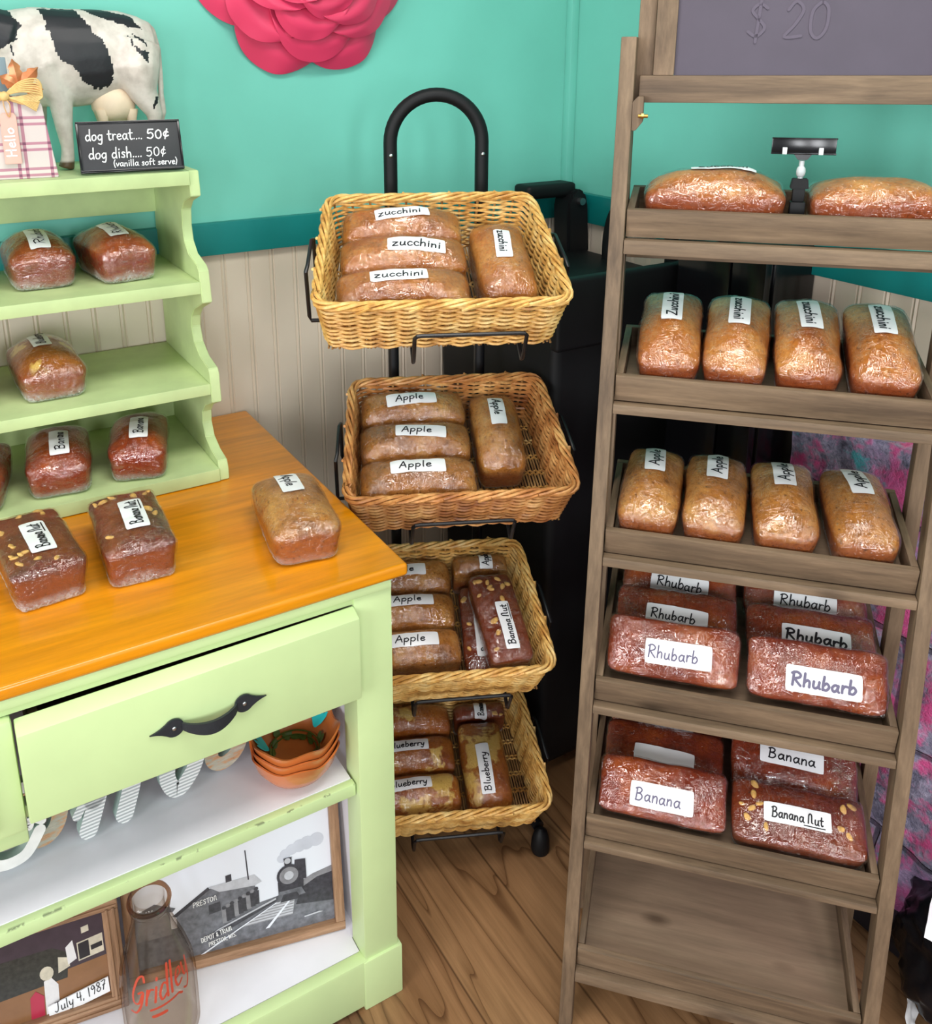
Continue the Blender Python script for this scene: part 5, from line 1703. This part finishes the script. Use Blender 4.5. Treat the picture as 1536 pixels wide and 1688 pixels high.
pr = [(0.0, 0.004), (0.040, 0.0), (0.052, 0.003), (0.056, 0.012), (0.0565, 0.06), (0.0565, 0.105), (0.054, 0.130), (0.047, 0.158), (0.037, 0.188), (0.030, 0.212), (0.0268, 0.232), (0.0262, 0.238), (0.0300, 0.242), (0.0310, 0.250), (0.0300, 0.258), (0.0275, 0.261), (0.0225, 0.260), (0.0215, 0.250), (0.0218, 0.235), (0.0262, 0.212), (0.0332, 0.188), (0.0432, 0.158), (0.0502, 0.130), (0.0527, 0.105), (0.0527, 0.06), (0.052, 0.012), (0.038, 0.007), (0.0, 0.008)]
b = MB(Matrix.Translation(BX)); b.lathe(pr, 64)
gb = link_mesh('glass', b, m_glass, BO, 60)
b = MB()
b2_ = MB(Matrix.Translation(BX)); b2_.tube([(0.0292 * math.cos(2 * PI * k / 40), 0.0292 * math.sin(2 * PI * k / 40), 0.2525) for k in range(40)], 0.0032, 8, closed=True)
def _amber(nt, out):
    tr = nt.nodes.new('ShaderNodeBsdfTransparent')
    tr.inputs['Color'].default_value = (0.72, 0.52, 0.38, 1)
    gl = nt.nodes.new('ShaderNodeBsdfGlossy')
    gl.inputs['Roughness'].default_value = 0.08
    mx = nt.nodes.new('ShaderNodeMixShader')
    mx.inputs[0].default_value = 0.14
    nt.links.new(tr.outputs[0], mx.inputs[1])
    nt.links.new(gl.outputs[0], mx.inputs[2])
    nt.links.new(mx.outputs[0], out.inputs['Surface'])
link_mesh('rim', b2_, mat('amber_glass', _amber), BO)['label'] = 'amber tinted glass rim'
st, w = text_strokes('Gridley', 0.046, 0.22, 0.02, 3, 0.03)
def cyl(x, z):
    a = -PI / 2 - 0.10 + x / 0.0572
    zz = BX[2] + 0.122 + z + x * 0.22
    hz = zz - BX[2]
    rr = 0.0573 if hz < 0.104 else (0.0573 - (hz - 0.104) * 0.10 if hz < 0.130 else 0.0547 - (hz - 0.130) * 0.25)
    return Vector((BX[0] + rr * math.cos(a), BX[1] + rr * math.sin(a), zz))
def cyln(p):
    return Vector((p.x - BX[0], p.y - BX[1], 0)).normalized()
kx = 0.104 / w
for pl in st:
    b.ribbon([cyl(p.x * kx - 0.052, p.y) for p in pl], 0.0035, cyln)
b.ribbon([cyl(x, -0.016 + 0.005 * (x < 0.03)) for x in [0.030 - 0.048 * t / 10 for t in range(11)]], 0.004, cyln)
b.ribbon([cyl(x, -0.024) for x in [-0.015 + 0.018 * t / 6 for t in range(7)]], 0.006, cyln)
lt_ = link_mesh('red_lettering', b, M_plain('red_bottle_print', srgb(186, 70, 50), 0.4), BO, 0)

# station photograph in an oak frame
A0, A1 = Vector((0.134, 1.2087)), Vector((0.4815, 1.129))
dvec = (A1 - A0)
TW = dvec.length
FM = Matrix.Translation((A0.x, A0.y, 0.1072)) @ Matrix.Rotation(math.atan2(dvec.y, dvec.x), 4, 'Z') @ Matrix.Rotation(math.radians(-7), 4, 'X')
TH = 0.265
def frame(M, w, h, fw, name, label, cat, mx_, mz_):
    T = thing(name, label, cat, M @ Matrix.Translation((w / 2, 0, 0)))
    for (x0, x1, z0, z1, m) in ((0, w, 0, fw, mx_), (0, w, h - fw, h, mx_), (0, fw, fw, h - fw, mz_), (w - fw, w, fw, h - fw, mz_)):
        b = MB(M); b.box(x0, x1, -0.006, 0.010, z0, z1, 0.0022)
        if fw > 0.018:
            if m is mx_:
                b.box(x0 + 0.002, x1 - 0.002, -0.0085, 0, z0 + 0.005, z0 + 0.009, 0.0012); b.box(x0 + 0.002, x1 - 0.002, -0.0085, 0, z0 + 0.014, z0 + 0.019, 0.0012)
            else:
                b.box(x0 + 0.005, x0 + 0.009, -0.0085, 0, z0 - 0.004, z1 + 0.004, 0.0012); b.box(x0 + 0.014, x0 + 0.019, -0.0085, 0, z0 - 0.004, z1 + 0.004, 0.0012)
        link_mesh('frame_rail' if m is mx_ else 'frame_stile', b, m, T)
    return T
TF = frame(FM, TW, TH, 0.0165, 'framed_station_photo', 'black and white steam train photo in an oak frame on the bottom dresser shelf', 'picture', m_oakx, m_oakz)
GREYS = [M_plain('print_sky', srgb(232, 236, 246), 0.3), M_plain('print_ground', srgb(116, 118, 126), 0.3, var=0.45, scale=90), M_plain('print_mid', srgb(142, 142, 148), 0.3, var=0.25, scale=110),
         M_plain('print_dark', srgb(66, 66, 74), 0.3, var=0.45, scale=140), M_plain('print_light', srgb(196, 198, 206), 0.3, var=0.15, scale=80), M_plain('print_smoke', srgb(206, 210, 222), 0.3, var=0.1, scale=30)]
b = MB(FM)
pw0, pw1, ph0, ph1 = 0.0165, TW - 0.0165, 0.0165, TH - 0.0165
def U(u, v):
    return (pw0 + (pw1 - pw0) * u, ph0 + (ph1 - ph0) * v)
lay = [0]
def shape(pts, mi):
    lay[0] += 1
    b.poly([(U(*p)[0], 0.006 - 0.00003 * lay[0], U(*p)[1]) for p in pts], mi)
def disc(u, v, r, mi, n=18):
    x, z = U(u, v)
    lay[0] += 1
    b.poly([(x + r * math.cos(2 * PI * k / n), 0.006 - 0.00003 * lay[0], z + r * math.sin(2 * PI * k / n)) for k in range(n)], mi)
shape([(0, 0), (1, 0), (1, 1), (0, 1)], 0)
for k, (u, v, r) in enumerate(((0.745, 0.60, .010), (0.765, 0.63, .012), (0.80, 0.655, .013), (0.84, 0.67, .015), (0.88, 0.68, .016), (0.93, 0.69, .016))):
    disc(u, v, r * 0.8, 5)
shape([(0, 0), (1, 0), (1, 0.40), (0.92, 0.385), (0.84, 0.33), (0.6, 0.29), (0.3, 0.26), (0, 0.26)], 1)
shape([(0.80, 0.20), (1, 0.16), (1, 0.40), (0.92, 0.385), (0.84, 0.33)], 3)
shape([(0.80, 0.36), (0.9, 0.42), (1, 0.45), (1, 0.40), (0.92, 0.385), (0.84, 0.33)], 2)
# left shed, depot, roof
shape([(0, 0.22), (0.17, 0.22), (0.17, 0.40), (0, 0.44)], 2)
shape([(0, 0.44), (0.10, 0.49), (0.20, 0.42), (0.185, 0.395), (0, 0.435)], 1)
shape([(0.20, 0.16), (0.42, 0.20), (0.60, 0.30), (0.60, 0.50), (0.37, 0.505), (0.20, 0.37)], 1)
shape([(0.18, 0.36), (0.365, 0.52), (0.375, 0.50), (0.20, 0.345)], 3)
shape([(0.365, 0.52), (0.60, 0.53), (0.635, 0.46), (0.60, 0.44), (0.42, 0.46)], 4)
shape([(0.455, 0.52), (0.485, 0.525), (0.485, 0.58), (0.455, 0.575)], 3)
shape([(0.565, 0.5), (0.572, 0.5), (0.566, 0.74), (0.560, 0.74)], 3)
shape([(0.36, 0.30), (0.42, 0.31), (0.42, 0.385), (0.36, 0.375)], 3)
for k in range(9):
    u = 0.435 + 0.021 * k
    v = 0.20 + 0.011 * k
    shape([(u - 0.012, v), (u + 0.012, v), (u + 0.013, v + 0.11), (u - 0.013, v + 0.11)], 3 if k % 3 else 2)
    disc(u, v + 0.125, 0.0036, 2 if k % 2 else 3, 8)
shape([(0.37, 0.10), (0.70, 0.27), (0.70, 0.29), (0.37, 0.15)], 3)
shape([(0.37, 0.145), (0.70, 0.285), (0.70, 0.30), (0.40, 0.17)], 4)
# track
shape([(0.50, 0.13), (0.74, 0.28), (0.80, 0.29), (0.78, 0.13)], 4)
for k in range(7):
    t = k / 7
    shape([(0.50 + 0.24 * t, 0.13 + 0.15 * t), (0.50 + 0.24 * t + 0.01, 0.13 + 0.15 * t + 0.008), (0.78 + 0.015 * t, 0.13 + 0.15 * t + 0.008), (0.78 + 0.015 * t, 0.13 + 0.15 * t)], 2)
shape([(0.30, 0.0), (0.32, 0.0), (0.745, 0.285), (0.735, 0.285)], 0)
shape([(0.635, 0.07), (0.655, 0.07), (0.80, 0.29), (0.79, 0.29)], 0)
shape([(0.84, 0.08), (0.94, 0.09), (0.92, 0.1), (0.84, 0.09)], 4)
# locomotive
shape([(0.715, 0.30), (0.845, 0.30), (0.85, 0.42), (0.715, 0.42)], 3)
shape([(0.80, 0.40), (0.865, 0.40), (0.865, 0.56), (0.81, 0.57)], 3)
disc(0.775, 0.455, 0.0205, 3, 24)
disc(0.775, 0.455, 0.0160, 2, 24)
disc(0.775, 0.455, 0.0080, 4, 20)
shape([(0.757, 0.53), (0.792, 0.53), (0.796, 0.60), (0.753, 0.60)], 3)
disc(0.773, 0.575, 0.0055, 4, 14)
shape([(0.700, 0.26), (0.855, 0.28), (0.835, 0.34), (0.72, 0.34)], 1)
shape([(0.72, 0.25), (0.83, 0.25), (0.81, 0.31), (0.74, 0.31)], 3)
link_mesh('picture_print', b, GREYS, TF, 0)
b = MB()
def fl(txt, u, v, h, w, pen, sd, rot=0):
    x, z = U(u, v)
    text_mesh(txt, FM @ Matrix.Translation((x, 0.0028, z)) @ RX @ Matrix.Rotation(rot, 4, 'Z'), h, pen, False, sd, 0.15, w, mb=b)
fl('PRESTON', 0.285, 0.395, 0.0085, 0.040, 0.0011, 2, 0.12)
fl('DEPOT & TRAIN', 0.31, 0.100, 0.0085, 0.052, 0.0011, 3, 0.18)
fl('PRESTON, WIS.', 0.345, 0.055, 0.0075, 0.046, 0.0010, 4, 0.14)
link_mesh('caption_lettering', b, m_chalkw, TF, 0)

# street photograph from 1987
B1_, B0_ = Vector((0.1265, 1.180)), Vector((-0.118, 1.216))
dv = B1_ - B0_
GM = Matrix.Translation((B0_.x, B0_.y, 0.1074)) @ Matrix.Rotation(math.atan2(dv.y, dv.x), 4, 'Z') @ Matrix.Rotation(math.radians(-8), 4, 'X')
GF = frame(GM, dv.length, 0.20, 0.024, 'framed_street_photo', 'colour photo of a dark house front in a ridged oak frame, dated on a sticker', 'picture', m_oakx, m_oakz)
b = MB(GM)
gx0, gx1, gz0, gz1 = 0.024, dv.length - 0.024, 0.024, 0.176
cols = [M_plain('print_brown', srgb(138, 96, 62), 0.3, var=0.12, scale=40), M_plain('print_house', srgb(62, 48, 58), 0.3, var=0.2, scale=50), M_plain('print_bush', srgb(52, 50, 46), 0.3, var=0.5, scale=140),
        M_plain('print_window', srgb(36, 32, 40), 0.3), M_plain('print_cream', srgb(206, 196, 176), 0.3, var=0.2, scale=80), M_plain('print_white', srgb(226, 222, 222), 0.3, var=0.1, scale=60), M_plain('print_red', srgb(176, 44, 70), 0.3)]
lay[0] = 0
def V(u, v):
    return (gx0 if u == 0 else gx1 - 0.109 * (1 - u), gz0 + (gz1 - gz0) * v)
def shp(pts, mi):
    lay[0] += 1
    b.poly([(V(*p)[0], 0.006 - 0.00004 * lay[0], V(*p)[1]) for p in pts], mi)
shp([(0, 0), (1, 0), (1, 1), (0, 1)], 0)
shp([(0, 0.36), (1, 0.46), (1, 1), (0, 1)], 1)
shp([(0, 0.30), (0.45, 0.34), (0.5, 0.62), (0.3, 0.72), (0, 0.74)], 2)
shp([(0.62, 0.48), (0.97, 0.51), (0.97, 0.72), (0.62, 0.69)], 4)
shp([(0.635, 0.495), (0.78, 0.508), (0.78, 0.69), (0.635, 0.675)], 3)
shp([(0.80, 0.56), (0.955, 0.575), (0.955, 0.63), (0.80, 0.615)], 3)
shp([(0.70, 0.78), (0.80, 0.79), (0.80, 0.86), (0.70, 0.85)], 4)
shp([(0.34, 0.42), (0.50, 0.46), (0.50, 0.56), (0.36, 0.60)], 4)
shp([(0.48, 0.48), (0.60, 0.52), (0.57, 0.74), (0.47, 0.68)], 5)
shp([(0.12, 0.0), (0.30, 0.0), (0.32, 0.30), (0.24, 0.40), (0.14, 0.38)], 5)
lay[0] += 1
cx_, cz_ = V(0.19, 0.46)
b.poly([(cx_ + 0.010 * math.cos(2 * PI * k / 14), 0.006 - 0.00004 * lay[0], cz_ + 0.012 * math.sin(2 * PI * k / 14)) for k in range(14)], 4)
shp([(-0.08, 0), (0.10, 0), (0.12, 0.22), (0.02, 0.30), (-0.06, 0.24)], 6)
link_mesh('picture_print', b, cols, GF, 0)
b = MB(GM)
DX = dv.length
b.prism([(DX - 0.1155, 0.016), (DX - 0.026, 0.031), (DX - 0.0265, 0.057), (DX - 0.117, 0.040)], 0.0012, 0.0030)
stk = link_mesh('date_sticker', b, m_label, GF, 0)
b = MB()
text_mesh('July 4, 1987', GM @ Matrix.Translation((DX - 0.107, 0.0006, 0.0262)) @ RX @ Matrix.Rotation(0.165, 4, 'Z'), 0.0165, 0.0013, False, 6, 0.18, 0.078, mb=b)
link_mesh('lettering', b, m_ink, stk, 0)

# raised script letter sign lying behind the drawer
LSM = Matrix.Translation((-0.052, 1.165, 0.4685)) @ Matrix.Rotation(math.radians(3), 4, 'Z') @ Matrix.Rotation(math.radians(-10), 4, 'X')
LS = thing('letter_sign', 'script word sign with white and striped metal letters on wooden backing, middle shelf', 'sign', LSM @ Matrix.Translation((0.16, 0, 0)))
def _stripe(nt, out):
    tc = nt.nodes.new('ShaderNodeTexCoord')
    w = nt.nodes.new('ShaderNodeTexWave')
    w.bands_direction = 'Z'
    w.inputs['Scale'].default_value = 62
    nt.links.new(tc.outputs['Object'], w.inputs['Vector'])
    c = ramp(nt, w.outputs['Fac'], [(0.3, srgb(172, 176, 178)), (0.6, srgb(238, 238, 238))])
    principled(nt, out, c, 0.4, 0, bump(nt, w.outputs['Fac'], 0.5, 0.003))
m_strip = mat('corrugated_white_metal', _stripe)
m_sage = M_plain('sage_paint', srgb(168, 190, 182), 0.5, var=0.1, scale=30)
m_whm = M_plain('white_enamel', srgb(232, 230, 226), 0.45, var=0.1, scale=50)
def _worn(nt, out):
    f = noise_tex(nt, coords(nt, (30, 30, 160)), 1.0, 4, 0.7)
    c = ramp(nt, f, [(0.3, srgb(150, 110, 80)), (0.45, srgb(196, 150, 110)), (0.55, srgb(170, 166, 150)), (0.75, srgb(200, 190, 170))])
    principled(nt, out, c, 0.6)
m_worn = mat('worn_wood', _worn)
def raised(pts, w, y0, y1, mface, mside, name, wend=None):
    """thick letter stroke: face band of width w along pts (x,z), from depth y0 (front) to y1"""
    P = catmull([(p[0], p[1], 0) for p in pts], 8)
    n = len(P)
    b = MB(LSM)
    L, Rr = [], []
    for i in range(n):
        t = (P[min(i + 1, n - 1)] - P[max(i - 1, 0)]).normalized()
        s = Vector((-t.y, t.x, 0)) * w / 2
        L.append(P[i] + s); Rr.append(P[i] - s)
    def cap(i, sg):
        t = (P[1] - P[0]).normalized() if i == 0 else (P[-1] - P[-2]).normalized()
        s = Vector((-t.y, t.x, 0))
        return [P[i] + s * math.cos(PI * k / 6) * w / 2 * sg + t * sg * math.sin(PI * k / 6) * w / 2 * 1.0 for k in range(1, 6)]
    poly = []
    for i in range(n - 1):
        q = [L[i], L[i + 1], Rr[i + 1], Rr[i]]
        b.bm.faces.new([b._v((p.x, y0, p.y)) for p in q]).material_index = 0
        for a_, c_ in ((L[i], L[i + 1]), (Rr[i + 1], Rr[i])):
            b.bm.faces.new([b._v((a_.x, y0, a_.y)), b._v((a_.x, y1, a_.y)), b._v((c_.x, y1, c_.y)), b._v((c_.x, y0, c_.y))]).material_index = 1
    for i, sg in ((0, -1), (n - 1, 1)):
        c = cap(i, sg)
        a_, z_ = (L[i], Rr[i]) if sg > 0 else (Rr[i], L[i])
        ring = [a_] + c + [z_]
        b.bm.faces.new([b._v((p.x, y0, p.y)) for p in ring]).material_index = 0
        for u_, v_ in zip(ring, ring[1:]):
            b.bm.faces.new([b._v((u_.x, y0, u_.y)), b._v((u_.x, y1, u_.y)), b._v((v_.x, y1, v_.y)), b._v((v_.x, y0, v_.y))]).material_index = 1
    bmesh.ops.remove_doubles(b.bm, verts=b.bm.verts[:], dist=1e-5)
    bmesh.ops.recalc_face_normals(b.bm, faces=b.bm.faces[:])
    return link_mesh(name, b, [mface, mside], LS, 30)
raised([(0.095, 0.052), (0.083, 0.06), (0.076, 0.05), (0.07, 0.07)], 0.011, -0.012, 0.006, m_whm, m_sage, 'script_letter')
raised([(0.088, 0.11), (0.052, 0.105), (0.02, 0.06), (0.028, 0.016), (0.065, 0.012), (0.09, 0.04)], 0.016, -0.012, 0.008, m_whm, m_sage, 'script_letter')
raised([(0.125, 0.095), (0.082, 0.080), (0.070, 0.030), (0.095, 0.014), (0.118, 0.035), (0.128, 0.095)], 0.022, 0.004, 0.016, m_worn, m_sage, 'script_letter')
raised([(0.140, 0.036), (0.158, 0.062), (0.182, 0.106)], 0.013, -0.012, 0.008, m_strip, m_sage, 'script_letter')
raised([(0.188, 0.104), (0.170, 0.050), (0.152, 0.008)], 0.026, -0.012, 0.008, m_strip, m_sage, 'script_letter')
raised([(0.165, 0.050), (0.205, 0.090), (0.232, 0.098), (0.222, 0.055), (0.204, 0.009)], 0.026, -0.012, 0.008, m_strip, m_sage, 'script_letter')
raised([(0.238, 0.060), (0.268, 0.100), (0.288, 0.094), (0.272, 0.040), (0.284, 0.012), (0.308, 0.030), (0.322, 0.054)], 0.024, -0.012, 0.008, m_strip, m_sage, 'script_letter')
raised([(0.395, 0.098), (0.362, 0.080), (0.346, 0.030), (0.364, 0.014), (0.392, 0.032), (0.412, 0.090)], 0.022, 0.004, 0.016, m_worn, m_sage, 'script_letter')
b = MB(LSM); b.box(-0.02, 0.41, 0.016, 0.022, 0.070, 0.105, 0.001)
link_mesh('backing_board', b, m_worn, LS)

# ================================================================== black bin and cabinet in the corner, bag on the floor
BN = thing('waste_bin', 'large black plastic wheeled bin in the corner behind the basket stand', 'bin', (1.21, 1.50, 0))
b = MB()
b.hexa([(1.04, 1.32, 0.03), (1.38, 1.32, 0.03), (1.04, 1.70, 0.03), (1.38, 1.70, 0.03), (1.02, 1.29, 1.09), (1.39, 1.29, 1.09), (1.02, 1.72, 1.09), (1.39, 1.72, 1.09)], 0.02, seg=3)
b.box(1.012, 1.398, 1.275, 1.300, 1.02, 1.158, 0.008, seg=3)
link_mesh('bin_body', b, m_blackpl, BN)
b = MB(); b.box(1.010, 1.395, 1.302, 1.735, 1.085, 1.108, 0.010, seg=3)
link_mesh('lid_rim', b, m_blackpl, BN)
b = MB(); b.prism([(1.34, 1.10), (1.425 - 0.02, 1.10), (1.395, 1.22), (1.385, 1.245), (1.365, 1.255), (1.345, 1.245), (1.335, 1.22)], 1.66, 1.72, bev=0.006)
hp_ = link_mesh('hinge_post', b, m_blackpl, BN)
b = MB(); b.box(1.23, 1.37, 1.675, 1.735, 1.235, 1.268, 0.012, seg=3)
link_mesh('hinge_bar', b, m_blackpl, hp_)
b = MB(); b.tube([(1.367, 1.648, 1.226), (1.367, 1.665, 1.226)], 0.0085, 14)
link_mesh('bolt', b, m_steel, hp_)
b = MB(); b.tube(catmull([(1.375, 1.56, 1.09), (1.375, 1.56, 1.16), (1.378, 1.545, 1.215), (1.38, 1.50, 1.235), (1.38, 1.42, 1.235), (1.38, 1.385, 1.215), (1.38, 1.37, 1.16), (1.38, 1.37, 1.09)], 5), 0.015, 12)
link_mesh('grab_handle', b, m_blackpl, BN)
for x in (1.08, 1.34):
    b = MB(); b.tube([(x - 0.02, 1.68, 0.05), (x + 0.02, 1.68, 0.05)], 0.05, 20)
    link_mesh('wheel', b, m_blackpl, BN)
CB = thing('black_cabinet', 'tall black cabinet against the right wall behind the ladder shelf', 'cabinet', (1.36, 1.14, 0))
b = MB(); b.box(1.305, XW - 0.008, 1.045, 1.262, 0.012, 1.225, 0.006)
link_mesh('cabinet_body', b, m_blackgl, CB)
b = MB(); b.box(1.285, 1.304, 1.05, 1.125, 0.02, 1.22, 0.004); b.box(1.285, 1.304, 1.129, 1.258, 0.02, 1.22, 0.004)
link_mesh('door', b, m_blackgl, CB)
b = MB(); b.box(1.300, XW - 0.012, 1.05, 1.255, 0.0, 0.012, 0.001)
link_mesh('plinth', b, m_blackpl, CB)

BGc = Vector((1.36, 0.50, 0.0))
BG = thing('black_bag', 'crumpled black plastic bag with white paper on the floor at the lower right corner', 'bag', Matrix.Translation(BGc))
t = bmesh.new()
bmesh.ops.create_icosphere(t, subdivisions=5, radius=1.0)
for v in t.verts:
    d = v.co.normalized()
    r = 1 + 0.12 * noise.noise(d * 2.3) + 0.10 * abs(noise.noise(d * 5.0)) + 0.05 * noise.noise(d * 11)
    v.co = Vector((d.x * 0.135 * r, d.y * 0.16 * r, max(0.0, 0.12 + d.z * 0.13 * r)))
link_mesh('bag_body', t, M_plain('black_film', srgb(16, 17, 22), 0.3, bmp=0.5, scale=40, var=0.1), BG, 60, world=False)
def paper(c, w, h, rot, sd):
    b = MB()
    R_ = Euler(rot).to_matrix()
    def f(i, j):
        q = Vector(((i - .5) * w, (j - .5) * h, 0.008 * noise.noise((i * 3, j * 3, sd)) + 0.010 * (i - .5) ** 2))
        return R_ @ q + Vector(c)
    b.grid(f, 8, 8)
    return b
pp = paper((-0.100, 0.055, 0.255), 0.10, 0.06, (0.5, -0.6, 0.4), 1)
link_mesh('paper', pp, m_label, BG, 60, world=False)
pp = paper((-0.125, 0.070, 0.045), 0.06, 0.04, (0.9, -1.0, 0.9), 4)
link_mesh('paper', pp, m_label, BG, 60, world=False)
